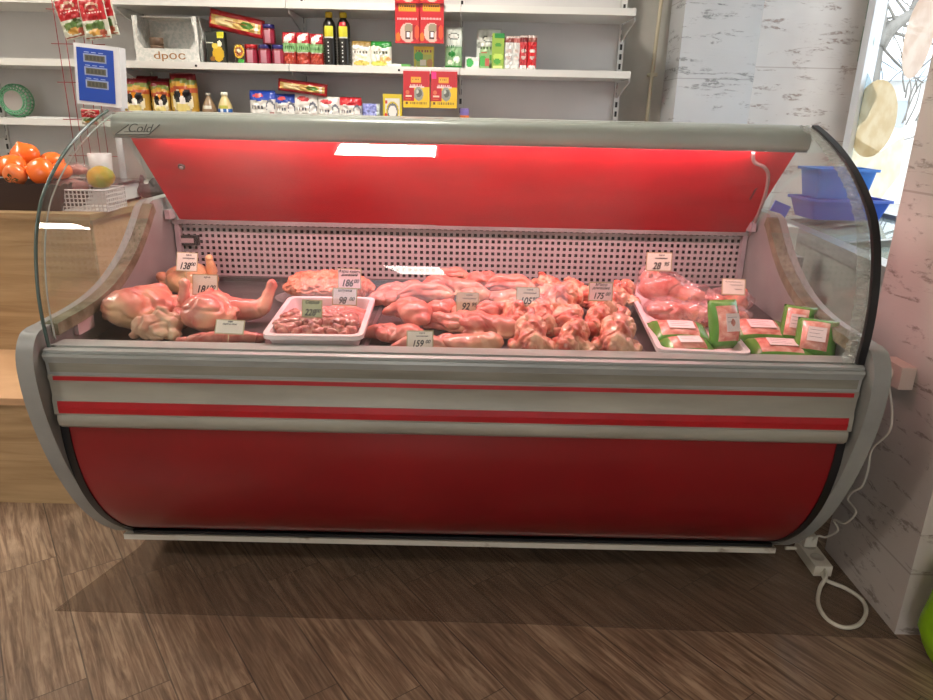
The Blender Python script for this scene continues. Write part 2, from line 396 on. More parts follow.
# pipe in the recess beside the shelving
b = B(); a0 = onY(652,128,4.2); 
tube(b, [(1.085,4.21,2.9),(1.05,4.21,1.75),(1.035,4.21,1.1),(1.03,4.21,0.02)], .011, 10)
pp = thing('heating_pipe', 'thin cream painted pipe running up the wall beside the shelving', 'pipe', (1.03,4.21,0))
obj('pipe', b, mat('cream_paint', '#b6ae94', .4), pp, off=(1.03,4.21,0))
b = B()
bx(b, (1.035,4.195,1.62), (1.075,4.28,1.64)); obj('bracket', b, mat('cream_paint', '#b6ae94', .4), pp, off=(1.03,4.21,0), bev=.002)
b = B(); bx(b, (1.02,4.195,.9), (1.05,4.28,.92)); obj('bracket', b, mat('cream_paint', '#b6ae94', .4), pp, off=(1.03,4.21,0), bev=.002)

# ================================================================ WALL SHELVING
M_shelf = mat('shelf_enamel', '#d3d2cd', .35); M_back = noisy('shelf_back_panel', '#d0cdca', '#c6c3c0', 1.5, .5)
rk = thing('shelving_unit', 'white metal wall shelving with slotted uprights behind the display case', 'shelving', (-.9,4.2,0))
O = V((-.9,4.2,0))
UX = [-3.15,-2.66,-1.785,-.908,-.035,.848]
for i in range(5):
    b = B(); bx(b, (UX[i]+.016,4.17,.15), (UX[i+1]-.016,4.185,2.55)); obj('back_panel', b, M_back, rk, off=O)
slot = mat('slot_black', '#15140f', .8)
M_upr = mat('slotted_upright', '#d3d2cd', .35); t = NT(M_upr); tc = t.add('TexCoord'); sep = t.add('SeparateXYZ'); t.link(tc.outputs['Object'], sep.inputs[0])
fz_ = t.math('FRACT', t.math('MULTIPLY', t.math('ADD', sep.outputs[2], 5), 20)); ax_ = t.math('ABSOLUTE', sep.outputs[0])
t.base(t.mix(t.math('MULTIPLY', t.math('LESS_THAN', fz_, .58), t.math('LESS_THAN', ax_, .0065)), '#d3d2cd', '#15140f'))
for x in UX:
    b = B(); bx(b, (-.015,4.155,.02), (.015,4.19,2.6)); up_ = obj('upright', b, M_upr, rk); 
    for v in up_.data.vertices: v.co.y -= O.y
    up_.location.x = x-O.x
shelf_rows = [1.91, 1.618, 1.327, 1.0]
for zz in shelf_rows:
    for i in range(5):
        if zz == 1.0 and i > 2: continue
        # the bays butt against each other
        b = B(); x0, x1 = UX[i]+.002, UX[i+1]-.002
        if i == 4: x1 = UX[5]-.01
        bx(b, (x0,3.80,zz-.032), (x1,4.155,zz)); bx(b, (x0,3.795,zz-.034), (x1,3.803,zz-.002))
        s_ = obj('shelf', b, M_shelf, rk, off=O, bev=.0025)
        if i in (2,3) and zz > 1.5 and zz < 1.7:
            for q in ((.56,.73) if i == 3 else (.4,)):
                b = B(); tube(b, [(x0+q,3.7925,zz-.018),(x0+q,3.7955,zz-.018)], .006, 10); obj("rail_hole", b, slot, s_, off=O)
    for x in UX:
        if zz == 1.0 and x > .0: continue
        b = B(); prism(b, [(4.16,zz-.034),(3.86,zz-.034),(3.86,zz-.05),(4.16,zz-.12)], x-.004, x+.004); obj('bracket', b, M_shelf, rk, off=O)
for k in range(4):   # slim wire holding each hanging strip
    pass

# ================================================================ LEFT SHOP COUNTER
def oak(name, c1, c2):
    if name in _M: return _M[name]
    m = mat(name, c1, .45); t = NT(m); v = t.coord('Object', (.7,1,9)); f = t.noise(v, 3, 7, .6, .6); g = t.noise(t.coord('Object', (.5,.5,2)), 1.6, 3)
    c = t.ramp(f, [(.35, c1), (.65, c2)]); t.base(t.mix(t.math('MULTIPLY', g, .3), c, c1)); t.bump(f, .1, .002); return m
M_oak = oak('light_oak', '#8f7350', '#b29670'); M_oak2 = oak('pale_oak', '#b08a66', '#c8a17c')
ct = thing('shop_counter', 'light oak laminate shop counter with projecting lower step beside the display case', 'counter', (-2.2,2.7,0)); O = V((-2.2,2.7,0))
b = B(); bx(b, (-3.15,2.7,.40), (-1.45,2.72,.965)); obj('front_panel', b, M_oak, ct, off=O)
b = B(); prism(b, [(-1.468,2.721),(-1.45,2.721),(-1.37,3.38),(-1.388,3.38)], 0, .965, axis='z'); obj('side_panel', b, oak('glow_tinted_oak', '#b98c66', '#cb9f79'), ct, off=O)  # oak tinted lighter and pinker to carry the meat lamp's glow
b = B(); prism(b, [(-3.15,2.688),(-1.44,2.688),(-1.355,3.40),(-3.15,3.40)], .966, .990, axis='z'); obj('worktop', b, M_oak, ct, off=O, bev=.002)
b = B(); bx(b, (-3.15,2.19,.40), (-1.28,2.70,.425)); obj('step_top', b, M_oak2, ct, off=O, bev=.002)
b = B(); bx(b, (-3.15,2.215,.0), (-1.29,2.24,.399)); obj('step_panel', b, M_oak, ct, off=O)
b = B(); bx(b, (-1.468,2.241,0), (-1.45,2.72,.399)); obj('side_panel', b, M_oak, ct, off=O)

# ================================================================ SECOND FREEZER BY THE WINDOW
fz = thing('glass_top_freezer', 'grey glass topped chest freezer by the window behind the display case', 'freezer', (1.75,3.0,0)); O = V((1.75,3.0,0))
M_fz = noisy('freezer_grey', '#a3a59f', '#979a94', 2, .45); M_alu = noisy('brushed_aluminium', '#b7b8b6', '#a9aaa8', 40, .35, (1,1,20), 0, .6)
x0, x1 = 1.42, 2.13
def tz(y, x): return .905 + (x-1.42)*.10
def slab4(bm, P, th):
    top = [bm.verts.new(p) for p in P]; bot = [bm.verts.new((p[0],p[1],p[2]-th)) for p in P]
    bm.faces.new(top); bm.faces.new(bot[::-1])
    for i in range(4): bm.faces.new((top[i], bot[i], bot[(i+1)%4], top[(i+1)%4]))
FL, FR = (1.46,2.12), (2.13,2.12); BL, BR = (1.60,3.62), (2.13,3.56)
def lerp(a, b, t): return a+(b-a)*t
def q(u, v, dz=0):
    x = lerp(lerp(FL[0],FR[0],u), lerp(BL[0],BR[0],u), v); y = lerp(lerp(FL[1],FR[1],u), lerp(BL[1],BR[1],u), v)
    return (x, y, tz(y,x)+dz)
b = B(); slab4(b, [q(.02,.02,-.06),q(1,.02,-.06),q(1,.98,-.06),q(.02,.98,-.06)], .80); obj('cabinet', b, M_fz, fz, off=O)
b = B()
for (a0,a1,c0_,c1_) in ((0,.09,0,1),(.91,1,0,1),(.09,.91,0,.05),(.09,.91,.93,1)):
    slab4(b, [q(a0,c0_),q(a1,c0_),q(a1,c1_),q(a0,c1_)], .055)
obj('rim_frame', b, M_alu, fz, off=O, bev=.004)
b = B(); slab4(b, [q(.09,.05,-.02),q(.91,.05,-.02),q(.91,.93,-.02),q(.09,.93,-.02)], .006); obj('glass_lid', b, glassy('lid_glass', '#e8f2f0', dens=.25, dcol='#cfdcd8'), fz, off=O)
b = B(); slab4(b, [q(.09,.46,.004),q(.91,.46,.004),q(.91,.485,.004),q(.09,.485,.004)], .03); obj('lid_rail', b, M_alu, fz, off=O)
for u_f, v_f in ((.06,.04),(.94,.04),(.06,.94),(.94,.94)):
    b = B(); p = q(u_f, v_f); lathe(b, [(0,0),(.025,0),(.02,.05),(0,.05)], 12, org=(p[0],p[1],0)); obj('foot', b, slot, fz, off=O)

def crate(name, cx, cy, z, w, d, h, col, label, taper=.85, lip=.012, rz=0):
    th = thing(name, label, 'container', (cx,cy,z), (0,0,rz))
    b = B(); t_ = .004
    def ring(s, zz, inset=0):
        a, c = w/2*s-inset, d/2*s-inset; r = min(a,c)*.18; out = []
        for (sx, sy, a0) in ((1,1,0),(-1,1,90),(-1,-1,180),(1,-1,270)):
            for k in range(4):
                an = R(a0+k*30); out.append(b.verts.new((sx*(a-r)+r*math.cos(an), sy*(c-r)+r*math.sin(an), zz)))
        return out
    rs = [ring(taper,0), ring(1,h-.012), ring(1,h-.012,-lip), ring(1,h,-lip), ring(1,h,t_), ring(taper,.006,t_)]
    for A, D in zip(rs, rs[1:]):
        for i in range(16): b.faces.new((A[i],A[(i+1)%16],D[(i+1)%16],D[i]))
    b.faces.new(rs[0][::-1]); b.faces.new(rs[-1])
    return th, b
M_blue = mat('blue_plastic', '#1f6fc4', .35); M_blue2 = mat('deep_blue_plastic', '#2f55b5', .4)
th, b = crate('blue_bin', 1.79, 3.36, .958, .37, .24, .095, 0, 'wide blue plastic bin standing on the glass topped freezer'); obj('tub', b, M_blue2, th, smooth='auto')
th, b = crate('blue_bin', 1.765, 3.37, 1.054, .27, .2, .135, 0, 'smaller blue plastic bin stacked on the wide blue bin'); obj('tub', b, M_blue, th, smooth='auto')
# blue scrap of card and a white box beyond the case
pc = onY(771,225,2.95); p = onY(777,240,2.95); tz_ = pc.z
b = B(); bx(b, (-.05,-.05,0), (.05,.05,.11)); o = obj('white_box', b, mat('white_card', '#dcdcd6', .6), bev=.003); o.location = (p.x+.01, 2.95, tz_-.11); tag(o, 'small white box behind the plastic end panel of the case', 'box')
b = B(); bx(b, (-.036,-.004,0), (.036,.004,.085)); o = obj('blue_card', b, mat('blue_card', '#4f74d8', .5), bev=.001); o.location = (pc.x+.005,2.95,tz_+.012); o.rotation_euler = (R(4),R(20),0); tag(o, 'tilted bright blue card standing on the small white box', 'card')
b = B(); bx(b, (pc.x-.12,2.82,0), (pc.x+.10,3.1,tz_-.112)); o = obj('low_cabinet', b, noisy('bench_grey', '#8d8f8a', '#80827d', 3)); tag(o, 'low grey cabinet between the display case and freezer', 'cabinet')
# ================================================================ THE DISPLAY CASE
DC = thing('refrigerated_display_case', 'red and grey refrigerated meat display case with curved front glass', 'display case', (0,2.1,0)); O = V((0,2.1,0))
M_grey = noisy('case_grey_plastic', '#8f908d', '#7f817f', 6, .42, bump=.05)
M_lip = noisy('case_light_rail', '#9ea29f', '#8d918e', 14, .28, (.3,1,1))
M_fas = noisy('fascia_grey', '#9d9b8f', '#8b897f', 7, .4, (.4,1,2))
M_fas2 = noisy('fascia_dirty', '#6f6d62', '#88867b', 9, .45, (.3,1,3))
M_red = mat('case_red_enamel', '#a3101a', .3, coat=.25)
t = NT(M_red); nf = t.noise(t.coord('Object', (1,1,1)), 2.0, 4); t.base(t.ramp(nf, [(.3,'#860c17'),(.7,'#760a15')])); t.bump(t.noise(t.coord('Object'), 60, 3), .02, .001)
M_stripe = noisy('stripe_red', '#a8141f', '#981019', 10, .35)
M_black = mat('black_rubber', '#0e0f12', .45)
M_steel = noisy('deck_steel', '#6b6364', '#5a5354', 18, .38, (.25,1,1), 0, .55)
M_hood_red = mat('hood_red_enamel', '#d3122a', .38)
t = NT(M_hood_red); nf = t.noise(t.coord('Object', (1.2,3,3)), 2.5, 6, .6); t.base(t.ramp(nf, [(.35,'#d8142c'),(.55,'#cb1128'),(.75,'#b91328')]))
M_dark = mat('case_underside', '#1b1917', .8)
# cabinet body behind the red front
ARC = sp2([(1.594,.62),(1.602,.52),(1.632,.41),(1.692,.30),(1.775,.205),(1.862,.138)], 6)
b = B(); sheet(b, ARC, -1.003, 1.003, -.006); obj('front_panel', b, M_red, DC, off=O)
b = B(); prism(b, [(1.63,.60),(1.65,.45),(1.72,.30),(1.80,.21),(1.885,.145),(2.6,.145),(2.62,1.0),(2.46,1.0),(2.46,.74),(1.66,.70)], -1.0, 1.0); obj('cabinet_body', b, M_dark, DC, off=O)
for s in (-1, 1):
    b = B(); sheet(b, [(y-.003, z-.001) for y, z in ARC], s*1.0035, s*.982, -.003); obj('edge_strip', b, M_black, DC, off=O)
b = B(); bx(b, (-1.0,1.850,.126), (1.0,1.875,.137)); obj('seal', b, M_black, DC, off=O)
M_rail = noisy('foot_rail_white', '#c9c5b8', '#6b4a33', 9, .5, (1,1,2), lo=.60, hi=.72)
b = B(); bx(b, (-1.030,1.846,.106), (1.012,1.878,.124)); obj('foot_rail', b, M_rail, DC, off=O, bev=.003)
b = B(); bx(b, (-1.0,1.879,.100), (1.0,2.6,.144)); obj('base_frame', b, M_dark, DC, off=O)
for x in (-.93,.93):
    for y in (2.03,2.5):
        b = B(); lathe(b, [(0,0.0045),(.022,.0045),(.022,.02),(.01,.024),(.01,.101),(0,.101)], 14, org=(x,y,0)); obj('foot', b, M_black, DC, off=O)
# end panels
OUT = [(1.60,.868),(1.570,.860),(1.545,.828),(1.535,.775),(1.543,.676),(1.574,.551),(1.617,.44),(1.674,.33),(1.750,.228),(1.835,.146),(1.875,.122),(1.91,.114)]
TOPE = [(1.63,.868),(1.80,.876),(1.93,.90),(2.04,.945),(2.12,.995),(2.18,1.045),(2.225,1.085),(2.27,1.10)]
out_front = sp2(OUT, 4); top_edge = sp2(TOPE, 4)
shape = out_front + [(2.58,.114),(2.64,.16),(2.66,1.04),(2.62,1.10)] + top_edge[::-1]
for s in (-1, 1):
    b = B(); prism(b, shape, s*1.004, s*1.046); ep = obj('end_panel', b, M_grey, DC, off=O, bev=.014, seg=3)
    # raised moulding line along the outer bow
    b = B(); tube(b, [(s*1.042, y-.002, z) for y, z in sp2([(1.59,.84),(1.561,.78),(1.569,.68),(1.601,.55),(1.645,.44),(1.70,.335),(1.775,.24),(1.86,.16)], 5)], .0055, 6); obj('moulding', b, M_grey, ep, off=None if False else O)
    b = B(); sheet(b, [(y, z+.0015) for y, z in top_edge], s*1.032, s*1.024, .004); obj('trim_edge', b, M_grey, ep, off=O)
    b = B(); sheet(b, [(y, z+.0022) for y, z in top_edge[:-3]], s*1.022, s*.988, .030); obj('dirty_seal', b, noisy('mouldy_seal', '#47462c', '#7c7862', 22, .8, bump=.3), ep, off=O)
# front bumper, one rail after another
def rail(name, prof, m, x=.998, par=DC, bev=.0015):
    b = B(); prism(b, prof, -x, x); return obj(name, b, m, par, off=O, bev=bev)
rail('top_rail', [(1.570,.814),(1.570,.821),(1.582,.824),(1.582,.819),(1.600,.819),(1.600,.824),(1.662,.820),(1.664,.742),(1.64,.742),(1.64,.814)], M_lip)
rail('upper_fascia', [(1.565,.8135),(1.563,.806),(1.572,.788),(1.574,.757),(1.64,.757),(1.64,.8135)], M_lip)
rail('dirt_line', [(1.5708,.7885),(1.5718,.765),(1.576,.765),(1.576,.7885)], M_fas2, .99, bev=0)
md = rail('middle_fascia', [(1.572,.7565),(1.570,.750),(1.574,.738),(1.576,.700),(1.572,.692),(1.571,.652),(1.64,.652),(1.64,.7565)], M_fas)
rail('red_stripe', [(1.5695,.7545),(1.569,.744),(1.572,.744),(1.572,.7545)], M_stripe, .985, md, 0)
rail('red_stripe', [(1.5695,.688),(1.568,.672),(1.5695,.656),(1.573,.656),(1.573,.688)], M_stripe, .985, md, 0)
rail('lower_fascia', [(1.569,.6515),(1.566,.640),(1.569,.624),(1.580,.614),(1.605,.611),(1.64,.614),(1.64,.6515)], M_fas, .99)
# deck plates
def deck(y): return .770 + (y-1.67)*.052
for i, (xa, xb) in enumerate(((-1.0,-.247),(-.243,.512),(.516,1.0))):
    b = B(); prism(b, [(1.668,deck(1.668)),(2.40,deck(2.40)),(2.40,deck(2.4)-.012),(1.668,deck(1.668)-.012)], xa, xb); obj('deck_plate', b, M_steel, DC, off=O, bev=.0015)
b = B(); bx(b, (-1.0,2.395,.805), (1.0,2.44,.822)); obj('deck_ledge', b, M_steel, DC, off=O, bev=.002)
for x in (-.245,.514):
    b = B(); prism(b, [(1.67,deck(1.67)+.0005),(2.39,deck(2.39)+.0005),(2.39,deck(2.39)+.006),(1.67,deck(1.67)+.006)], x-.006, x+.006); obj('deck_joint', b, mat('joint_steel', '#8c8585', .3, .7), DC, off=O, bev=.0015)
# perforated back panel: real square holes
b = B(); px0, px1, pz0, pz1, NXH, NZH = -.992, .992, .824, 1.016, 94, 9
pw = (px1-px0)/NXH; ph = (pz1-pz0)/NZH
for i in range(NXH+1):
    x = px0+i*pw; bx(b, (x-.0048,2.420,pz0), (x+.0048,2.425,pz1))
for k in range(NZH+1):
    z = pz0+k*ph; bx(b, (px0-.004,2.4196,z-.0048), (px1+.004,2.4254,z+.0048))
obj('perforated_panel', b, noisy('panel_white', '#b7a9aa', '#a99b9c', 3, .45), DC, off=O)
b = B(); bx(b, (-1.0,2.445,.80), (1.0,2.452,1.02)); obj('duct_back', b, mat('duct_dark', '#1d1012', .7), DC, off=O)
# sloped red hood panels
HA, HB = (2.085,1.318), (2.392,1.018)
def hood(x, t_, d=0): return V((x, lerp(HA[0],HB[0],t_)-d*.7, lerp(HA[1],HB[1],t_)-d*.7))
for xa, xb, d, tl in ((-.972,-.075,0,.985),(-.085,.985,.003,1.0)):
    b = B(); P_ = [hood(xa,0,d),hood(xb,0,d),hood(xb,tl,d),hood(xa,tl,d)]
    P_ = [p for p in P_]; n_ = V((0,.0035,.0035))
    T = [b.verts.new(p) for p in P_]; Q = [b.verts.new(p+n_) for p in P_]
    b.faces.new(T); b.faces.new(Q[::-1])
    for i in range(4): b.faces.new((T[i],T[(i+1)%4],Q[(i+1)%4],Q[i]))
    obj('hood_panel', b, M_hood_red, DC, off=O)
b = B(); bx(b, (-1.0,2.385,1.008), (1.0,2.45,1.022)); obj('hood_rail', b, noisy('hood_rail_grey', '#8f8786', '#7d7675', 9, .4), DC, off=O, bev=.003)
b = B(); bx(b, (-1.0,2.452,1.0), (1.0,2.62,1.03)); bx(b, (-1.0,2.45,.60), (1.0,2.455,1.0)); obj('service_ledge', b, M_grey, DC, off=O)
# canopy with rounded nose
b = B(); prof = sp2([(2.036,1.302),(2.024,1.312),(2.020,1.330),(2.026,1.350),(2.048,1.364),(2.10,1.371),(2.20,1.374),(2.34,1.374)], 4)
prism(b, prof + [(2.34,1.366),(2.10,1.362),(2.060,1.352),(2.046,1.330),(2.046,1.302)], -.984, .986)
M_can = noisy('canopy_grey', '#abb1aa', '#9aa099', 5, .3, (.5,1,1)); cnp = obj('canopy', b, M_can, DC, off=O, smooth='auto')
b = B(); bx(b, (-.984,2.030,1.2995), (.986,2.046,1.3015)); obj('nose_strip', b, M_grey, cnp, off=O)
# dust line and screws along the canopy top
for s in (-.984, .984):
    b = B(); prism(b, [(2.045,1.366),(2.32,1.370),(2.40,1.02),(2.385,1.02),(2.30,1.355),(2.06,1.355)], s-.004, s+.004); obj('canopy_arm', b, M_grey, DC, off=O, bev=.001)
# maker's sticker: slanted frame with script on the canopy nose
st_y = 2.012
c_ = [onY(113,134.5,st_y), onY(147,134.5,st_y), onY(158,124.5,st_y), onY(127,124.5,st_y)]
b = B(); prism(b, [(p.x, p.z) for p in c_], st_y, st_y+.006, axis='y'); stk = obj('logo_sticker', b, mat('sticker_pale', '#b9bdb6', .4), cnp, off=O)
b = B()
for i in (0, 1, 3): 
    p, q_ = c_[i], c_[(i+1)%4]; tube(b, [(p.x,st_y-.0002,p.z),(q_.x,st_y-.0002,q_.z)], .0016, 5)
tube(b, [(c_[0].x+.026,st_y-.0002,c_[0].z+.008),(c_[1].x-.006,st_y-.0002,c_[1].z+.008)], .001, 5)
obj('logo_frame', b, mat('logo_ink', '#23312f', .5), stk, off=O)
cc = (c_[0]+c_[2])/2
text('logo_lettering', 'Cold', .033, mat('logo_ink', '#23312f'), stk, (cc.x+.004, st_y-O.y-.0006, cc.z+.003), shear=.5, sx=1.05)
# lamp under the canopy
b = B(); bx(b, (-.90,2.062,1.338), (.90,2.098,1.352)); lf = obj('lamp_housing', b, mat('lamp_white', '#d9d6d2', .4), DC, off=O, bev=.002)
b = B(); tube(b, [(-.88,2.080,1.327),(.88,2.080,1.327)], .009, 10)
lm = obj('lamp_tube', b, mat('pink_tube', '#ffd0d0', .4, emit='#ffa8a8', es=2.5), lf, off=O)
la = bpy.data.lights.new('meat_lamp', 'AREA'); la.shape = 'RECTANGLE'; la.size = 1.76; la.size_y = .02; la.energy = 8.5; la.color = (1,.50,.52)
lo = bpy.data.objects.new('meat_lamp_light', la); C.objects.link(lo); lo.parent = lf; lo.location = (0, 2.064-2.1, 1.318)
lo.rotation_euler = (R(-6),0,0)
# glass
GA = sp2([(1.590,.821),(1.584,.90),(1.589,.98),(1.610,1.07),(1.648,1.148),(1.70,1.205),(1.78,1.264),(1.87,1.312),(1.96,1.348),(2.035,1.372)], 10)
GL = glassy('case_glass', '#fbfdfc', 1.5, 0, .02, '#e8eeea', 3)
b = B(); sheet(b, GA, -.990, .990, .005); fg = obj('front_glass', b, GL, DC, off=O)
for s in (-1, 1):
    b = B(); G2 = [(y+.012, z-.004) for y, z in GA[2:]]
    prism(b, G2 + [(2.14,1.36),(2.23,1.10)] + [(y, z+.006) for y, z in top_edge[::-1][4:]], s*.984, s*.989); obj('side_glass', b, GL, DC, off=O)
M_edge = mat('glass_edge_green', '#4c5f5a', .25)
b = B(); tube(b, [(-.9935,y,z) for y,z in GA], .0042, 6); obj('glass_edge', b, M_edge, fg, off=O)
b = B(); tube(b, [(-.9865,y+.022,z-.008) for y,z in GA[3:]], .0022, 5); obj('side_glass_edge', b, mat('edge_pale', '#a9b2ae', .2), fg, off=O)
b = B(); sheet(b, [(y-.004, z+.002) for y, z in GA], .986, 1.004, .012, smooth=True); obj('rubber_gasket', b, M_black, fg, off=O)
# crumpled clear tape inside the gasket
b = B(); rnd = random.Random(4); n = len(GA)*3; rows = []
for i in range(n+1):
    f = i/n*(len(GA)-1); k = min(int(f), len(GA)-2); y = lerp(GA[k][0],GA[k+1][0],f-k); z = lerp(GA[k][1],GA[k+1][1],f-k)
    rows.append([b.verts.new((.986-.030*j/4-rnd.uniform(0,.004), y+.008+rnd.uniform(-.003,.004), z+rnd.uniform(-.003,.003))) for j in range(5)])
for A, D in zip(rows, rows[1:]):
    for j in range(4): b.faces.new((A[j],A[j+1],D[j+1],D[j]))
obj('crumpled_tape', b, glassy('tape_film', '#eef2f0', 2.6, .15, .28, '#dededa'), fg, off=O)
# cable, lock, thermometer and hinge blocks
def onHood(px, py, d=.008):
    dr = ray(px, py); n_ = V((0, (HA[1]-HB[1]), (HB[0]-HA[0]))); p0 = V((0,HA[0],HA[1])) - n_.normalized()*d
    return CAM + dr*((p0-CAM).dot(n_)/dr.dot(n_))
cab = [onHood(*p) for p in ((755,152),(756,162),(767,168),(770,178),(766,198),(757,222))] + [onY(749,240,2.41), onY(744,258,2.41), onY(743,276,2.41)]
b = B(); tube(b, spline(cab, 5), .0055, 7); obj('lamp_cable', b, mat('cable_grey', '#a48f8b', .5), DC, off=O)
p = onHood(757,190,.004); b = B(); tube(b, [p+V((-.012,0,-.03)), p, p+V((.008,-.006,.016))], .003, 6); obj('cable_clip', b, mat('clip_dark', '#5a2028', .5), DC, off=O)
p = onHood(180,166,.0); b = B(); n_ = V((0,-.7,-.7)); tube(b, [p, p+n_*.006], .011, 14, mi=0); tube(b, [p+n_*.006, p+n_*.009], .006, 10, mi=1); obj('lock', b, [mat('lock_ring', '#5a4a48', .3, .8), M_lip], DC, off=O)
p = onY(187,240,2.41); b = B(); bx(b, (p.x-.036,2.400,p.z-.017), (p.x+.036,2.4185,p.z+.017)); th_ = obj('thermometer', b, mat('dark_frame', '#2b2426', .4), DC, off=O, bev=.003)
b = B(); bx(b, (p.x-.022,2.397,p.z-.008), (p.x+.022,2.3995,p.z+.008)); obj('dial', b, mat('dial_grey', '#b4a4a4', .3), th_, off=O)
for s in (-1, 1):
    b = B(); bx(b, (s*.99-.008,2.33,1.03), (s*.99+.008,2.40,1.06)); bx(b, (s*.99-.006,2.392,.83), (s*.99+.010,2.416,1.02)); obj('hinge_block', b, noisy('liner_grey', '#a89da0', '#978c8f', 4, .5), DC, off=O, bev=.003)
    b = B(); bx(b, (s*.995-.008,1.72,.812), (s*.995+.004,1.80,.846)); obj('glass_bracket', b, mat('bracket_pink', '#b8a4a4', .5), DC, off=O, bev=.002)
DC.scale = (.994,1,1)
# ================================================================ FLOOR FILM, SOCKET, CORDS, GREEN BAG
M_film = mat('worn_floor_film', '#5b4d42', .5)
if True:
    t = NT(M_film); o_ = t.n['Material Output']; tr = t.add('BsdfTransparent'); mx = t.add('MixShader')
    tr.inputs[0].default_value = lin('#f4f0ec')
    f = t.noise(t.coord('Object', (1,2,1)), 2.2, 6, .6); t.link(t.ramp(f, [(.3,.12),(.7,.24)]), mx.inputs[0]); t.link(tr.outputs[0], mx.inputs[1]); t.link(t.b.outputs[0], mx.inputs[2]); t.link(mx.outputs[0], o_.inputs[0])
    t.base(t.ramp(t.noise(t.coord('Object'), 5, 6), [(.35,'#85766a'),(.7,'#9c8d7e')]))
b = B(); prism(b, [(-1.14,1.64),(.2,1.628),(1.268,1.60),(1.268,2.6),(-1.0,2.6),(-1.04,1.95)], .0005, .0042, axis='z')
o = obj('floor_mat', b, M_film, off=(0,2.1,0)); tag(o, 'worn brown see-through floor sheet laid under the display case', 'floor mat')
M_cord = mat('white_cord', '#cfcabc', .5)
sk = thing('wall_socket_box', 'small cream surface socket box on the plaster pier', 'socket', tuple(onX(904,373,1.27))); 
b = B(); bx(b, (-.04,-.05,-.032), (0,.05,.032)); obj('box', b, mat('socket_cream', '#cdb9ac', .5), sk, bev=.004)
b = B(); lathe(b, [(0,0),(.018,0),(.018,.006),(0,.006)], 16); 
for v in b.verts: v.co = V((-.0405-v.co.z, v.co.x, v.co.y))
obj('socket_face', b, mat('socket_white', '#d8c9be', .4), sk)
pth = [onX(893,368,1.235), onX(889,384,1.24), onX(892,410,1.25), onX(889,432,1.25), onX(872,449,1.25), onX(868,470,1.25), onX(862,486,1.25), onX(852,492,1.24)]
pth += [onX(848,500,1.25), onX(856,512,1.25), onX(845,523,1.245), onX(834,520,1.24), onX(838,530,1.245), onX(826,537,1.245), onX(818,536,1.2)] + [onZ(812,541,.10)]
b = B(); tube(b, spline(pth, 5), .0038, 6); o = obj('power_cable', b, M_cord, off=tuple(pth[0])); tag(o, 'thin white cord coiling down the pier from the socket box', 'cord')
p0 = onZ(803,545,.02); p1 = onZ(823,572,.02); d_ = (p1-p0); L = d_.length; an = math.atan2(d_.y, d_.x)
ps = thing('power_strip', 'white power strip lying on the floor under the case corner', 'power strip', (p0.x+d_.x/2, p0.y+d_.y/2, .0045), (0,0,an))
b = B(); bx(b, (-L/2,-.028,0), (L/2,.028,.036)); obj('housing', b, mat('strip_white', '#cdc8ba', .45), ps, bev=.006)
for i in range(2):
    b = B(); cx = -L/4+i*L/2.4; lathe(b, [(0,.0362),(.019,.0362),(.021,.038),(.022,.0362)], 16, org=(cx,0,0)); obj('outlet', b, mat('outlet_white', '#b5b0a3', .5), ps)
b = B(); bx(b, (-L/2-.01,-.02,.0385), (-L/2+.045,.02,.075)); obj('plug', b, mat('strip_white', '#cdc8ba'), ps, bev=.008)
zz = .011; lp = [onZ(822,571,.02), onZ(826,580,zz), onZ(845,588,zz), onZ(862,600,zz), onZ(866,613,zz), onZ(858,625,zz), onZ(842,627,zz), onZ(826,618,zz), onZ(818,603,zz), onZ(820,588,zz+.004), onZ(826,574,.03), onZ(815,556,.012), onZ(800,549,.014), onZ(785,548,.014)]
b = B(); tube(b, spline(lp, 6), .0062, 8); o = obj('extension_cable', b, M_cord, off=tuple(lp[0])); tag(o, 'thick white cord looping on the floor from the power strip', 'cord')
# green bag against the pier
gb = thing('green_bag', 'lime green plastic bag standing on the floor in front of the pier', 'bag', (1.455,1.495,0))
b = B()
bmesh.ops.create_icosphere(b, subdivisions=4, radius=1)
for v in b.verts:
    c = v.co; n1 = noise.noise(c*2.2)*.06+noise.noise(c*6)*.02
    k = 1+n1; sq = lambda a: math.copysign(abs(a)**.7, a)
    v.co = V((sq(c.x)*.185*k*(1-.12*c.z), sq(c.y)*.105*k, max(0.0, .17+sq(c.z)*.19*k)))
obj('bag_body', b, noisy('lime_plastic', '#8fc41c', '#a3d62e', 6, .25, bump=.4), gb, smooth=True)
b = B(); tube(b, spline([(-.03,0,.34),(-.05,0,.40),(0,.0,.45),(.05,0,.40),(.03,0,.34)],5), .008, 8); obj('handle', b, mat('lime_handle', '#8fc41c'), gb)
# ================================================================ MEAT ON THE DECK
def meatmat(name, c1, c2, c3, fat='#eecdb0', scale=16, rough=.32, fatamt=.6, bump=.35):
    m = mat(name, c1, rough, coat=.25, sss=.08, spec=.5); t = NT(m)
    v = t.coord('Object'); f = t.noise(v, scale, 5, .6, .5); g = t.noise(v, scale*.45, 3); h = t.noise(v, scale*2.6, 4, .6, 1.5)
    col = t.ramp(f, [(.32,c3),(.48,c1),(.68,c2)])
    fm = t.ramp(g, [(fatamt-.06,0.0),(fatamt+.1,.85)])
    col = t.mix(fm, col, fat)
    t.base(col); t.bump(t.math('ADD', t.math('MULTIPLY', f, .7), t.math('MULTIPLY', h, .5)), bump, .006)
    return m
M_skin = meatmat('chicken_skin', '#c98673', '#d8a083', '#b5655a', '#dcb890', 13, .35, .54)
M_skin2 = meatmat('yellow_chicken_skin', '#cf9a72', '#dcb088', '#c4815e', '#e2c48e', 14, .35, .5)
M_breast = meatmat('pale_breast', '#c49a80', '#d2ab90', '#b5816c', '#dcc0a0', 9, .4, .5, .1)
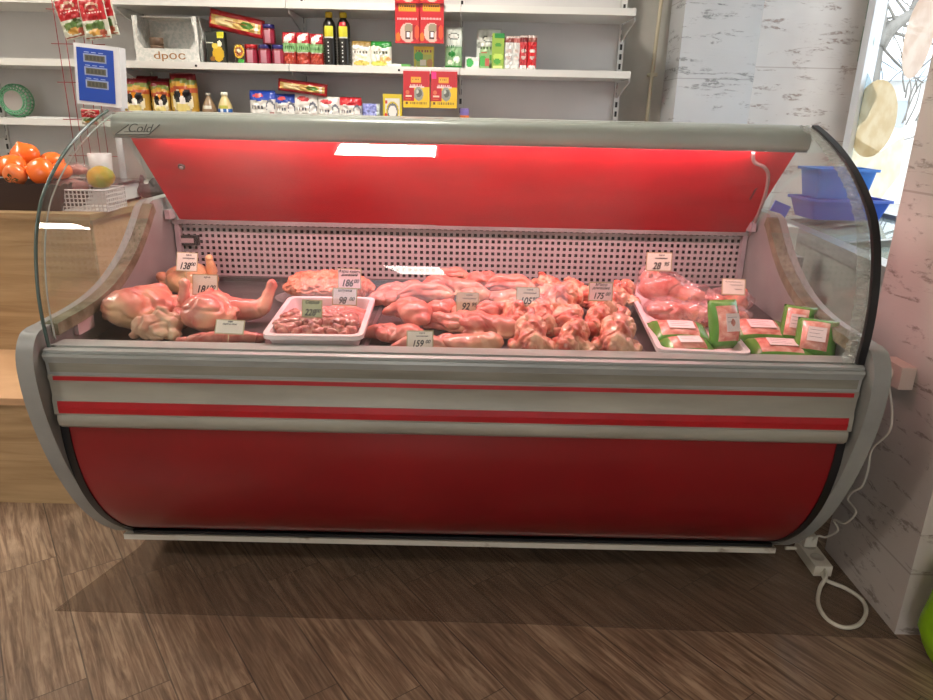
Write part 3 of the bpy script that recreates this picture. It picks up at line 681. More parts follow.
M_thigh = meatmat('thigh_meat', '#cd8072', '#dc9c86', '#b3534a', '#e6c09c', 15, .32, .56)
M_back = meatmat('back_meat', '#c4604f', '#d98a6e', '#93302c', '#ecc7a6', 26, .3, .50, .6)
M_dkmeat = meatmat('gizzard_meat', '#b0645a', '#cf9482', '#80383a', '#dcbca4', 40, .28, .54, .5)
M_mince = meatmat('minced_chicken', '#dd8a6c', '#e9a488', '#c96c55', '#efc3a6', 40, .35, .66, .9)
M_tip = mat('bone_tip', '#c98f7c', .4)
M_blood = meatmat('dark_bone', '#7c2a26', '#9b4038', '#5a1a18', '#b06a58', 40, .3, .7)

def blobmesh(name, prims, vox=.0045, sm=4, seed=0, amp=.003, mats=None, freq=26, ridges=0):
    bm = B()
    for p in prims:
        if p[0] == 'e':
            _, c, r, rot = (list(p)+[(0,0,0)])[:4]
            g = bmesh.ops.create_icosphere(bm, subdivisions=2, radius=1)
            M = Matrix.Translation(V(c)) @ Euler(rot).to_matrix().to_4x4() @ Matrix.Diagonal((r[0],r[1],r[2],1))
            for v in g['verts']: v.co = M @ v.co
        else:
            pts = spline(p[1], 5) if len(p[1]) > 2 else [V(p[1][0]).lerp(V(p[1][1]), k/8) for k in range(9)]
            rr = p[2]; n = len(pts)
            for i, q_ in enumerate(pts):
                f = i/(n-1)*(len(rr)-1); k = min(int(f), len(rr)-2); r = lerp(rr[k], rr[k+1], f-k)
                g = bmesh.ops.create_icosphere(bm, subdivisions=2, radius=r)
                for v in g['verts']: v.co += q_
    me = bpy.data.meshes.new('tmp'); bm.to_mesh(me); bm.free()
    o = bpy.data.objects.new('tmp', me); C.objects.link(o)
    rm = o.modifiers.new('r', 'REMESH'); rm.mode = 'VOXEL'; rm.voxel_size = vox
    s_ = o.modifiers.new('s', 'SMOOTH'); s_.iterations = sm; s_.factor = .6
    dg = bpy.context.evaluated_depsgraph_get(); out = bpy.data.meshes.new_from_object(o.evaluated_get(dg))
    bpy.data.objects.remove(o); bpy.data.meshes.remove(me)
    out.name = name; off = V((seed*3.7, seed*1.3, 0))
    nrm = [v.normal.copy() for v in out.vertices]
    for v, n_ in zip(out.vertices, nrm):
        c = v.co; d = noise.noise((c+off)*freq)*amp + noise.noise((c+off)*freq*2.6)*amp*.45
        cr = abs(noise.noise((c+off)*freq*.7+V((9,9,9)))); d -= amp*1.1*max(0, 1-cr*9)
        if ridges: d += amp*ridges*math.sin(c.y*150 + 4*noise.noise((c+off)*18))*max(0, n_.z)
        v.co = c + n_*d
    zmin = min(v.co.z for v in out.vertices)
    for v in out.vertices: v.co.z -= zmin
    for p in out.polygons: p.use_smooth = True
    out.materials.clear()
    for m in (mats or []): out.materials.append(m)
    return out
def mob(name, me, parent=None, loc=(0,0,0), rot=(0,0,0)):
    o = bpy.data.objects.new(name, me); C.objects.link(o); o.parent = parent; o.location = loc; o.rotation_euler = rot; return o
def on_deck(px, py, h=.0):
    """point of the deck (plus h) seen at that picture position"""
    d = ray(px, py); n_ = V((0,-.052,1)); p0 = V((0,1.67,.770+h)); return CAM + d*((p0-CAM).dot(n_)/d.dot(n_))

# whole chickens
def chicken(name, label, loc, rot, legs, m=None, seed=1, sc=1, tip=None):
    th = thing(name, label, 'chicken', loc, rot, 'chickens on the tray floor'); th.scale = (sc,)*3
    body = [('e',(0,0,.055),(.062,.088,.052)), ('e',(0,-.045,.062),(.056,.055,.048)), ('e',(-.045,.035,.045),(.032,.045,.032)), ('e',(.045,.035,.045),(.032,.045,.032)),
            ('e',(.058,-.03,.035),(.018,.035,.018)), ('e',(-.058,-.03,.035),(.018,.035,.018)), ('c',[(0,-.06,.09),(0,.05,.085)],[.018,.022]), ('c',[(.055,-.06,.04),(.07,-.03,.06),(.06,.0,.05)],[.012,.011,.014]), ('c',[(-.055,-.06,.04),(-.07,-.03,.06),(-.06,.0,.05)],[.012,.011,.014])]
    mob('body', blobmesh('chicken_body', body, .004, 3, seed, .0052, [m or M_skin], 19), th)
    for i, (pts, rr) in enumerate(legs):
        me = blobmesh('chicken_leg', [('c',pts,rr), ('e',pts[-1],(rr[-1]*1.35,)*3)], .004, 3, seed+i, .0026, [m or M_skin])
        zmin_fix = min(p[2] for p in pts)
        # keep the joint where it was drawn (blobmesh rests every mesh on z=0)
        lowest = min(p[2]-r for p, r in zip([V(q_) for q_ in spline(pts,5)], [lerp(rr[0],rr[-1],k/(len(spline(pts,5))-1)) for k in range(len(spline(pts,5)))]))
        mob('leg', me, th, (0,0,lowest))
    return th
P = on_deck(137,327,.0)
chicken('whole_chicken', 'plump plucked chicken nearest the end panel with its back turned', on_deck(132,337,0)+V((0,.09,0)), (0,0,R(-24)), [([(.04,.05,.05),(.06,.09,.06),(.05,.10,.085)],[.026,.018,.011])], M_skin, 1, 1.2)
chicken('whole_chicken', 'yellowish chicken lying farthest back against the perforated panel', on_deck(184,300,0)+V((0,.06,0)), (0,0,R(8)), [([(.04,.02,.06),(.066,.0,.07),(.064,-.01,.115)],[.026,.017,.009]), ([(-.04,-.04,.04),(-.07,-.02,.06)],[.02,.014])], M_skin2, 2, 1.12)
chicken('whole_chicken', 'chicken lying on its back with one drumstick stretched out sideways', on_deck(201,338,0)+V((0,.08,0)), (0,0,R(4)), [([(.04,.02,.05),(.09,.03,.045),(.125,.035,.05),(.150,.06,.105)],[.034,.030,.022,.011]), ([(-.045,.02,.05),(-.062,.0,.06),(-.055,.0,.125)],[.028,.022,.011])], M_thigh, 3, 1.12)
th = thing('chicken_piece', 'chunky pale chicken breast with loose skin in front of the whole birds', 'chicken piece', on_deck(150,346,0)+V((0,.055,0)), (0,0,R(10)), 'chicken cuts beside the whole birds')
mob('breast', blobmesh('chicken_breast', [('e',(-.025,0,.035),(.045,.04,.032)),('e',(.035,.01,.035),(.035,.038,.032)),('e',(.01,.02,.055),(.022,.022,.03)),('c',[(-.05,-.02,.02),(.05,-.03,.015)],[.016,.02])], .004, 3, 5, .006, [M_breast]), th)
th = thing('chicken_piece', 'flat strip of chicken neck with a dark end', 'chicken piece', on_deck(220,347,0)+V((0,.02,0)), (0,0,R(4)), 'chicken cuts beside the whole birds'); th.scale = (1.15,1.2,1.15)
mob('neck', blobmesh('chicken_neck', [('c',[(-.095,-.005,.012),(-.03,.0,.018),(.04,.008,.018),(.07,.01,.016)],[.010,.017,.016,.014])], .0035, 2, 6, .003, [M_thigh]), th)
mob('bone_end', blobmesh('bone_end', [('e',(.085,.012,.014),(.016,.015,.013)),('e',(.072,.014,.018),(.012,.012,.012))], .003, 2, 7, .004, [M_blood]), th)

# chicken leg quarters and fillets
THIGH = [
 [('e',(-.035,0,.032),(.05,.046,.031)),('e',(.015,.010,.026),(.045,.042,.025)),('c',[(.03,-.01,.03),(.07,.0,.026),(.10,.012,.018)],[.027,.022,.012]),('c',[(-.06,-.035,.01),(.0,-.048,.012),(.06,-.03,.010)],[.010,.011,.009])],
 [('e',(-.02,0,.036),(.052,.05,.035)),('c',[(.0,-.014,.036),(.045,-.016,.028),(.08,.0,.018)],[.036,.027,.013]),('e',(-.05,.018,.024),(.032,.032,.022))],
 [('e',(0,0,.028),(.068,.042,.027)),('e',(-.045,.012,.024),(.036,.04,.023)),('e',(.05,-.008,.03),(.038,.034,.029)),('c',[(-.02,-.04,.012),(.05,-.045,.012)],[.010,.012])],
 [('c',[(-.07,0,.018),(-.025,.012,.026),(.03,.0,.028),(.072,-.012,.02)],[.02,.034,.036,.022]),('e',(.0,.02,.02),(.05,.03,.018))],
]
TM = [blobmesh('leg_quarter', p, .0038, 3, 11+i, .0060, [M_thigh if i != 2 else M_skin], 17) for i, p in enumerate(THIGH)]
BACKS = [
 [('c',[(0,-.055,.03),(0,0,.05),(0,.05,.045)],[.036,.042,.032]),('e',(-.035,-.03,.018),(.026,.04,.018)),('e',(.035,-.03,.018),(.026,.04,.018)),('c',[(0,-.07,.05),(0,.04,.092)],[.010,.014])],
 [('c',[(-.015,-.05,.026),(0,.01,.046),(.01,.05,.04)],[.034,.04,.03]),('e',(.035,-.02,.018),(.032,.045,.018)),('e',(-.04,.0,.018),(.024,.04,.018)),('e',(0,-.01,.07),(.02,.04,.016))],
 [('e',(0,0,.04),(.05,.055,.038)),('e',(-.03,.03,.03),(.03,.03,.03)),('c',[(-.05,-.04,.014),(0,-.062,.02),(.05,-.04,.014)],[.012,.016,.012]),('e',(.02,.01,.07),(.022,.028,.014))],
]
BMm = [blobmesh('chicken_back', p, .0038, 2, 31+i, .0065, [M_back], 38, .5) for i, p in enumerate(BACKS)]
def pile(name, cat, group, specs, meshes, part):
    """specs: (px, py, Y or None, mesh, rz, tilt, scale, label)"""
    for (px, py, hgt, k, rz, ti, sc, label) in specs:
        p = on_deck(px, py, hgt + .028*sc) 
        th = thing(name, label, cat, (p.x, p.y, p.z-.028*sc), (R(ti), 0, R(rz)), group); th.scale = (sc,)*3
        mob(part, meshes[k], th)
G1 = 'chicken leg quarters heaped beside the trough'
pile('chicken_thigh', 'chicken leg', G1, [
 (408,312,.020,1,150,0,1.05,'large pink leg quarter on top beside the steel joint'),
 (397,334,.0,0,160,0,.95,'pale leg quarter half under the card priced 159.00'),
 (420,349,-.008,3,5,0,.9,'flat leg quarter peeking out below the card priced 159.00'),
 (468,343,.0,2,8,0,1.12,'big smooth leg quarter alone in front of the heap'),
 (446,324,.004,3,-20,0,.85,'small leg quarter tucked between the three front pieces'),
 (490,325,.006,0,-10,0,1.1,'long leg quarter with a fatty edge above the empty dark gap'),
 (441,308,.018,1,70,0,.8,'dark fleshy leg quarter beside the card priced 92.95'),
 (497,310,.024,0,25,0,.9,'leg quarter between the cards priced 92.95 and 105.95'),
 (462,313,.015,2,100,0,.85,'leg quarter behind the card priced 92.95'),
 (425,295,.03,3,10,0,1.0,'slim leg quarter lying across the rear of the heap'),
 (404,289,.022,0,190,0,.85,'ragged leg quarter at the rear beside the steel joint'),
 (450,286,.05,0,-12,0,1.05,'leg quarter on top of the heap before the perforated panel'),
 (472,293,.045,2,-35,0,.85,'rounded leg quarter in the upper middle of the heap'),
 (481,279,.06,1,60,0,.8,'topmost leg quarter of the heap'),
 (508,286,.045,3,-3,0,.95,'long leg quarter high on the heap beside the back pieces'),
 (497,297,.035,2,15,0,.85,'leg quarter behind the card priced 105.95'),
 (450,276,.06,3,20,0,.7,'small leg quarter crowning the heap before the panel'),
 (385,300,.005,1,200,0,.8,'leg quarter resting against the steel joint')], TM, 'leg')
G2 = 'chicken backs heaped beside the white tub'
pile('chicken_carcass', 'chicken back', G2, [
 (530,341,.0,0,0,0,1.05,'front chicken back with a pale bone showing at its tip'),
 (574,343,.0,1,-12,0,1.0,'front chicken back with a dark hollow beneath'),
 (617,342,.0,0,-18,0,1.12,'large front chicken back nearest the white tub'),
 (516,318,.014,1,15,0,.92,'chicken back below the card priced 105.95'),
 (540,322,.012,0,10,0,.95,'chicken back just behind the pale tipped one'),
 (566,325,.014,2,0,0,1.0,'broad chicken back with a white fat lump in the second row'),
 (598,326,.012,1,-10,0,.95,'chicken back in the second row behind the large front one'),
 (562,306,.03,1,-30,0,1.1,'wide chicken back with a curled pale skin edge'),
 (612,309,.026,0,-25,0,1.0,'chicken back beside the white tub below the card priced 175'),
 (588,300,.03,2,0,0,.85,'chicken back at the rear behind the curled skin one'),
 (545,300,.028,2,40,0,.85,'chicken back at the rear next to the card priced 105.95'),
 (623,297,.03,1,-20,0,.85,'ragged chicken back at the rear beside the white tub'),
 (548,291,.028,0,60,0,.75,'small chicken back farthest from the glass'),
 (572,291,.028,2,90,0,.75,'small red chicken back at the rear centre of its heap')], BMm, 'back')

# white tubs
M_tub = mat('tub_white', '#dfcdcf', .32)
def tub(label, cx, cy, z, w, d, h, rz, tilt=R(3)):
    th, b = crate('white_tub', cx, cy, z, w, d, h, 0, label, .86, .010, rz); th.rotation_euler = (tilt, 0, rz)
    obj('tub', b, M_tub, th, smooth='auto'); return th
T1 = tub('white plastic trough of gizzards behind the front rail', -.366, 1.828, deck(1.828)+.003, .235, .315, .072, R(2))
T2 = tub('long white tub of bagged meat beside the chicken backs', .652, 1.945, deck(1.945)+.003, .215, .56, .055, R(-4))
# gizzards: countable
GZ = [blobmesh('gizzard', p, .003, 2, 50+i, .003, [M_dkmeat], 50) for i, p in enumerate([
 [('e',(0,0,.014),(.022,.015,.013)),('e',(.012,.006,.016),(.013,.012,.011))],
 [('e',(0,0,.014),(.019,.018,.014)),('e',(-.01,-.004,.018),(.011,.012,.010))],
 [('e',(-.01,0,.014),(.015,.016,.013)),('e',(.012,0,.013),(.014,.015,.012))]])]
rnd = random.Random(12); k = 0
rows_t = [(-.108,9,.060),(-.082,9,.070),(-.056,8,.066),(-.030,8,.070),(-.004,7,.060)]
first = None
row_words = ['nearest the rail','in the second row','in the third row','in the fourth row','in the rear row']
for ri, (yy, n, zz) in enumerate(rows_t):
    for i in range(n):
        x = -.092 + .184*(i+.5)/n + rnd.uniform(-.004,.004)
        o = mob('gizzard', GZ[k % 3]); o.scale = (1.15,)*3; o.location = (T1.location.x+x, T1.location.y+yy+rnd.uniform(-.004,.004), T1.location.z+yy*.05+zz-.014+rnd.uniform(0,.007)); o.rotation_euler = (rnd.uniform(-.3,.3), rnd.uniform(-.3,.3), rnd.uniform(0,6))
        tag(o, 'glossy reddish chicken gizzard in the heap in the white trough', 'gizzard', 'gizzards in the white trough'); k += 1
M_wrap = glassy('clear_wrap', '#fdf4f4', 1.6, .06, .10, '#f4dcdc', 20)
th = thing('wrapped_packet', 'clear packet of pink meat strips at the rear of the white trough', 'packet', (T1.location.x+.02, T1.location.y+.070, T1.location.z+.022), (R(14),0,R(-4)))
mob('meat', blobmesh('packet_meat', [('c',[(-.07,-.02+.018*j,.014+.004*j),(.0,.0+.018*j,.02+.004*j),(.075,-.01+.018*j,.014+.004*j)],[.009,.012,.010]) for j in range(4)], .0035, 2, 61, .002, [M_thigh]), th)
mob('wrapping', blobmesh('packet_wrap', [('e',(0,.01,.024),(.088,.048,.024))], .006, 2, 62, .005, [M_wrap], 30), th)
# mince heap on a clear oval dish: uncountable
p = on_deck(331,300,.0); 
th = thing('mince_dish', 'shallow clear oval dish under the orange minced chicken', 'dish', (p.x, 2.175, deck(2.175)+.004), (R(3),0,0)); 
b = B(); lathe(b, [(0,0),(.13,0),(.165,.012),(.175,.013),(.165,.009),(.13,-.002),(0,-.002)], 40, sy=.62); obj('dish', b, glassy('dish_clear', '#eef2f2', 1.6, .03, .12, '#e8e0e0'), th)
me = blobmesh('mince', [('e',(0,0,.02),(.155,.08,.048)),('e',(-.06,.01,.03),(.085,.06,.045)),('e',(.06,-.01,.03),(.08,.055,.042)),('e',(.0,.0,.04),(.06,.05,.045))], .0035, 2, 71, .006, [M_mince], 60)
for v in me.vertices:
    v.co.z += .0022*math.sin(v.co.x*300+8*noise.noise(v.co*20))*math.sin(v.co.y*260+9*noise.noise(v.co*17+V((3,3,3))))
o = mob('minced_chicken', me); o.location = (p.x+.003, 2.17, deck(2.175)+.006); o.scale = (1,1,.9); tag(o, 'heap of orange minced chicken in strands before the perforated panel', 'minced meat', kind='stuff')

# bagged meat in the long tub
M_bag = glassy('meat_bag_film', '#fbeeee', 1.7, .07, .18, '#f0d2d2', 14)
def bagged(label, loc, rot, prims, wrap, m=M_thigh, seed=80, cat='bag of meat'):
    th = thing('meat_bag', label, cat, loc, rot, 'bags of meat beside the end panel')
    mob('meat', blobmesh('bag_meat', prims, .0045, 3, seed, .005, [m], 24), th)
    mob('film', blobmesh('bag_film', wrap, .006, 2, seed+1, .007, [M_bag], 30), th); return th
Lz = T2.location.z
bagged('big clear bag of pink chicken standing highest at the back of the tub', (.665, 2.12, Lz+.045), (R(6),0,R(-12)),
  [('e',(-.03,0,.045),(.07,.05,.045)),('e',(.05,0,.03),(.06,.042,.03)),('e',(-.06,.01,.07),(.035,.03,.03))], [('e',(-.03,0,.048),(.082,.06,.052)),('e',(.06,0,.03),(.08,.048,.036)),('e',(-.06,.01,.075),(.045,.04,.036))], M_thigh, 80)
bagged('clear bag of pink chicken lying in front of the highest bag', (.655, 1.99, Lz+.022), (R(6),0,R(-4)),
  [('e',(-.03,0,.03),(.065,.045,.03)),('e',(.045,0,.026),(.05,.04,.026))], [('e',(-.03,0,.034),(.075,.052,.035)),('e',(.055,0,.028),(.068,.046,.03))], M_thigh, 83)
p = on_deck(722,312,0)
bagged('dark reddish poultry in clear film behind the green packs', (.845, 2.13, deck(2.13)+.004), (R(3),0,R(15)),
  [('e',(-.04,0,.035),(.055,.05,.032)),('e',(.04,.01,.03),(.05,.045,.028)),('c',[(.05,.0,.045),(.085,.02,.07)],[.02,.008])], [('e',(0,0,.036),(.105,.062,.042))], M_back, 86)
bagged('grey red meat in clear film nearest the card without a clear price', (.80, 1.985, deck(1.985)+.004), (R(3),0,R(10)),
  [('e',(-.03,0,.03),(.05,.04,.028)),('e',(.03,.0,.028),(.05,.042,.028))], [('e',(0,0,.034),(.09,.052,.038))], M_dkmeat, 89)

# green sealed packs of meat
M_grn = noisy('pack_green', '#4d8a33', '#6da04b', 9, .25, bump=.15); M_win = meatmat('pack_meat', '#d98a7c', '#eab0a0', '#c56458', '#f2d0c0', 40, .2, .58)
M_lab = mat('pack_label', '#f3dcdc', .4); M_ink = mat('pen_ink', '#28222c', .5)
def green_pack(label, loc, rot, w, d, h, lines=3, price=None, bulge=.012):
    """film sealed tray: green shell, meat window on top, printed label"""
    th = thing('meat_pack', label, 'packed meat', loc, rot, 'green sealed packs of meat')
    b = B(); N = 14
    def P_(i, j, top):
        x = (i/N-.5)*w; y = (j/N-.5)*d; e = max(0, 1-(2*i/N-1)**4)**.4 * max(0, 1-(2*j/N-1)**4)**.4
        return (x, y, (h*.55 + (h*.45+bulge*math.cos((i/N-.5)*3)*math.cos((j/N-.5)*3))*e) if top else h*.55*(1-e)) 
    for top in (1, 0):
        g = [[b.verts.new(P_(i,j,top)) for j in range(N+1)] for i in range(N+1)]
        for i in range(N):
            for j in range(N):
                f = b.faces.new((g[i][j], g[i+1][j], g[i+1][j+1], g[i][j+1])); f.smooth = True
                if top and 2 <= i < N-3 and 2 <= j < N-2: f.material_index = 1
    bmesh.ops.remove_doubles(b, verts=b.verts[:], dist=.0004)
    obj('pack', b, [M_grn, M_win], th)
    b = B(); lw, ld = w*.22, d*.18; zt = h+bulge*.93
    bx(b, (-lw-.0,-ld,zt), (lw,ld,zt+.0012)); lb = obj('label', b, M_lab, th)
    b = B()
    for i in range(lines): bx(b, (-lw*.8,ld*(.55-.5*i),zt+.0013), (lw*(.6-.3*(i%2)),ld*(.60-.5*i),zt+.0016))
    obj('print', b, mat('faint_print','#8a6f74',.5), lb)
    return th
G3 = deck(1.72)
green_pack('green edged meat pack with a pink label lying in the front of the long tub', (.607, 1.80, Lz+.020), (R(12),0,R(-3)), .155, .115, .04)
green_pack('small green meat pack leaning lowest in the long tub behind the front rail', (.605, 1.715, Lz+.002), (R(14),0,R(5)), .135, .085, .045)
green_pack('plump upright green pouch of meat between the packs in the long tub', (.705, 1.775, Lz+.075), (R(68),R(0),R(12)), .085, .13, .035, 2, bulge=.03)
green_pack('flat green meat pack in the middle beyond the long tub', (.86, 1.885, deck(1.885)+.008), (R(14),0,R(-3)), .165, .12, .042)
green_pack('flat green meat pack nearest the rail beyond the long tub', (.872, 1.765, deck(1.765)+.004), (R(8),0,R(-6)), .165, .12, .034)
green_pack('upright green meat pack leaning on the end panel at the back', (.955, 1.86, deck(1.86)+.058), (R(58),0,R(-28)), .085, .11, .035, bulge=.014)
green_pack('upright green meat pack leaning on the end panel nearest the rail', (.962, 1.765, deck(1.765)+.052), (R(55),0,R(-26)), .10, .11, .035, bulge=.018)

# price cards
M_frame = mat('card_holder', '#b9ab86', .35); M_card = mat('card_paper', '#ece2d6', .5); M_cardp = mat('card_pink', '#f5d9df', .5); M_cardg = mat('card_greenish', '#b9c09a', .5)
def card(px, py, Y, w, h, tilt, rz, lines, price, label, m=None, cents='00', ps=.6):
    p = onY(px, py, Y)
    th = thing('price_card', label, 'price card', (p.x, Y, p.z-h/2), (R(-tilt), 0, R(rz)), 'price cards stuck in the meat')
    b = B(); bx(b, (-w/2,0,0), (w/2,.0016,h)); obj('holder', b, M_frame, th, bev=.0005)
    b = B(); bx(b, (-w/2+.003,-.0006,.003), (w/2-.003,-.0001,h-.003)); cd_ = obj('paper', b, m or M_card, th)
    b = B(); tube(b, [(0,.001,0),(0,.002,-.045)], .0012, 5); obj('pin', b, M_frame, th)
    n = len(lines)
    for i, (s_, sz) in enumerate(lines): text('lettering', s_, h*sz, M_ink, cd_, (0 if sz > .15 else w*.08, -.0009, h*(.86-.17*i)), shear=.3 if sz > .15 else 0, ext=.0002, bold=.02)
    if price:
        text('price', price, h*ps*.82, M_ink, cd_, (-w*.10 if cents else 0, -.0009, h*.27), shear=.3, ext=.0003, sx=.82, bold=.02)
        if cents: text('price', cents, h*ps*.44, M_ink, cd_, (w*.28, -.0009, h*.38), shear=.35, ext=.0002, bold=.02)
    return th
sm = [('курча', .11), ('охолоджене', .11)]
card(185.5,262,2.12,.071,.060,16,-8,sm,'138','price card marked 138.00 above the yellowish chicken at the back')
card(204,285,1.95,.076,.061,14,-3,[('курча',.11)],'181','price card marked 181.00 on the chicken with the outstretched drumstick')
card(228,327,1.745,.080,.040,30,-5,[('шия',.18),('куряча охол.',.16)],None,'half hidden printed price card above the dark ended neck')
card(349,279,2.07,.074,.062,10,-3,[('Фарш куряч.',.18),('домашній',.17)],'186','handwritten price card marked 186.00 in the minced chicken',M_cardp,ps=.58)
card(344,297,1.90,.072,.050,18,-4,[('шлунки',.22)],'98','white handwritten price card marked 98.00 behind the gizzards',mat('card_white','#f6e8ee',.5),ps=.66)
card(311.5,309,1.755,.055,.047,14,-3,[('Серце',.26)],'228','small greenish price card marked 228.00 standing in the gizzards',M_cardg,ps=.62)
card(467.5,302.5,1.95,.066,.058,12,0,sm,'92','beige price card marked 92.95 in the middle of the leg quarters',mat('card_beige','#d3c2a8',.5),cents='95')
card(420,340,1.70,.070,.048,24,4,sm,'159','price card marked 159.00 at the front of the leg quarters')
card(528,297,1.92,.068,.056,12,-2,sm,'105','price card marked 105.95 between the leg quarters and the backs',cents='95')
card(601,292,1.93,.070,.055,10,-1,[("М'ясо",.22),('домашнє',.2)],'175','handwritten pink price card marked 175 behind the chicken backs',M_cardp,cents='00',ps=.55)
card(659.5,262,2.10,.080,.058,8,2,sm,'28','price card marked 28.95 standing highest above the bagged meat',cents='95',ps=.62)
tc_ = card(734.5,287,2.06,.070,.050,22,-6,[],None,'tilted price card near the cable by the end panel')
b = B()
for zz_, xa_, xb_ in ((.040,-.026,.022),(.031,-.010,.026),(.018,.004,.024)): tube(b, [(xa_+(xb_-xa_)*k/14, -.001, zz_+.0018*math.sin(k*2.3)) for k in range(15)], .0006, 4)
hw_ = obj('handwriting', b, M_ink, [c for c in tc_.children if c.name.startswith('paper')][0])
# ================================================================ GOODS ON THE SHELVES
def painter(base, layers):
    cols = [base]
    for l in layers:
        if l[-1] not in cols: cols.append(l[-1])
    def f(u, v):
        r = 0
        if u < 0: return 0
        for l in layers:
            if l[0] == 'r' and l[1] <= u <= l[3] and l[2] <= v <= l[4]: r = cols.index(l[-1])
            elif l[0] == 'e' and ((u-l[1])/l[3])**2 + ((v-l[2])/l[4])**2 <= 1: r = cols.index(l[-1])
            elif l[0] == 't' and l[1] <= u <= l[3] and l[2] <= v <= l[4] and (int((u-l[1])*l[5]) % 2 == 0) : r = cols.index(l[-1])   # row of letter-like blocks
            elif l[0] == 'w' and l[1] + l[3]*math.sin(u*6.3+l[2]) <= v : r = cols.index(l[-1])                                       # wavy edge, colour above
        return r
    return f, [mc(c, .3) for c in cols]
def pouch_bm(w, h, d, base, layers, NU=26, NV=30, crimp=.05, waist=0, rnd=0):
    f, ms = painter(base, layers); b = B(); rr = random.Random(rnd)
    wob = [rr.uniform(-.03,.03) for _ in range(8)]
    for side in (-1, 1):
        g = []
        for i in range(NU+1):
            row = []
            for j in range(NV+1):
                u, v = i/NU, j/NV; e = max(0, 1-abs(2*u-1)**3.0)**.5
                ev = min(1, (1-v)/.30)**.6 if v < 1-crimp else (crimp/.3)**.6*max(0,(1-v)/crimp)
                eb = min(1, v/.05+.45)
                y = side*(d/2)*e*ev*eb + .002*side*noise.noise(V((u*7,v*9,rnd)))*6*e*ev
                x = (u-.5)*w*(1-waist*math.sin(v*PI)**2)*(1-.05*(1-min(1, (1-v)*6))) ; z = v*h + (wob[int(u*7)]*.12*h if v > .93 else 0)*(v-.93)/.07
                row.append(b.verts.new((x, y, z)))
            g.append(row)
        for i in range(NU):
            for j in range(NV):
                q_ = (g[i][j], g[i+1][j], g[i+1][j+1], g[i][j+1]); fc = b.faces.new(q_ if side < 0 else q_[::-1]); fc.smooth = True
                fc.material_index = f((i+.5)/NU if side < 0 else 1-(i+.5)/NU, (j+.5)/NV)
    bmesh.ops.remove_doubles(b, verts=b.verts[:], dist=.0003)
    return b, ms
def box_bm(w, h, d, base, layers, NU=26, NV=30):
    f, ms = painter(base, layers); b = B()
    g = [[b.verts.new(((i/NU-.5)*w, -d/2, j/NV*h)) for j in range(NV+1)] for i in range(NU+1)]
    for i in range(NU):
        for j in range(NV):
            fc = b.faces.new((g[i][j], g[i+1][j], g[i+1][j+1], g[i][j+1])); fc.material_index = f((i+.5)/NU, (j+.5)/NV)
    bx(b, (-w/2,-d/2+.0003,0), (w/2,d/2,h)); return b, ms
MPX, MPY = .00522, .0049
def item(kind, name, cat, label, cx, zs, wpx, hpx, d, base, layers, Y=3.88, rz=0, group=None, dz=0, tilt=(0,0), **k):
    w, h = wpx*MPX, (hpx if hpx < 5 else hpx+(2 if zs > 1.5 else 4.5))*MPY; p = onY(cx, 65 if zs > 1.5 else 115, Y)
    b, ms = (pouch_bm if kind == 'p' else box_bm)(w, h, d, base, layers, **k)
    o = obj(name, b, ms); o.location = (p.x, Y, zs+dz+.0005); o.rotation_euler = (R(tilt[0]), R(tilt[1]), R(rz)); tag(o, label, cat, group); return o
Z1, Z2 = 1.618, 1.327
K, W, RD = '#15130f', '#e9e7e0', '#b3121c'
# 1 open white display carton with cans inside
p = onY(176, 60, 3.93); cw, ch, cdp = .335, .215, .20
bc = thing('display_carton', 'white patterned display carton with a wide cut-out and brown lettering on the upper shelf', 'carton', (p.x, 3.93, Z1+.0005), (0,0,0))
b = B(); M_ct = noisy('carton_white', '#d9d8d2', '#c6cac4', 60, .6, lo=.45, hi=.55)
bx(b, (-cw/2,-cdp/2,0), (cw/2,-cdp/2+.004,.062)); bx(b, (-cw/2,cdp/2-.004,0), (cw/2,cdp/2,ch)); bx(b, (-cw/2,-cdp/2+.004,0), (cw/2,cdp/2-.004,.004)); bx(b, (-cw/2+.03,-cdp/2+.03,ch-.004), (cw/2-.03,cdp/2-.004,ch))
for s in (-1, 1):
    prism(b, [(-cdp/2,.004),(cdp/2,.004),(cdp/2,ch),(-cdp/2+.03,ch),(-cdp/2+.06,ch*.62),(-cdp/2+.02,.075),(-cdp/2,.07)], s*(cw/2-.004), s*cw/2)
    prism(b, [(s*(cw/2-.004),.062),(s*(cw/2-.05),.062),(s*(cw/2-.022),.10),(s*(cw/2-.020),.14),(s*(cw/2-.03),.19),(s*(cw/2-.03),ch),(s*(cw/2-.004),ch)], -cdp/2, -cdp/2+.003, axis='y')
obj('carton', b, M_ct, bc)
text('lettering', 'dpос', .052, mat('brown_ink', '#9a6c3a', .6), bc, (.01,-cdp/2-.0012,.028), sx=1.5, ext=.0008)
for i in range(3):
    b = B(); lathe(b, [(0,0),(.032,0),(.034,.004),(.034,.034),(.032,.038),(0,.038)], 20); o = obj('snack_cake', b, noisy('cake_brown', '#7d6450', '#5d4838', 20)); o.location = (p.x-.088, 3.92, Z1+.006+i*.0385)
    tag(o, ('lowest round brown cake of the stack inside the white carton', 'small round brown cake stacked in the middle inside the carton', 'topmost round brown cake of the stack inside the white carton')[i], 'cake')
item('b','snack_box','box','black box with yellow corner beside the white display carton',218.5,Z1,18,28,.04,'#23261f',[('r',.6,.85,1,1,'#c8c822'),('r',.62,.80,.98,.86,'#d8d23a'),('e',.62,.3,.3,.26,'#c9a21e'),('e',.45,.55,.16,.1,'#d8c24a'),('e',.72,.62,.12,.1,'#e8e2c8'),('e',.3,.14,.14,.08,'#8a5a1c'),('r',0,.62,.4,.66,'#d9dbc8')], Y=3.86)
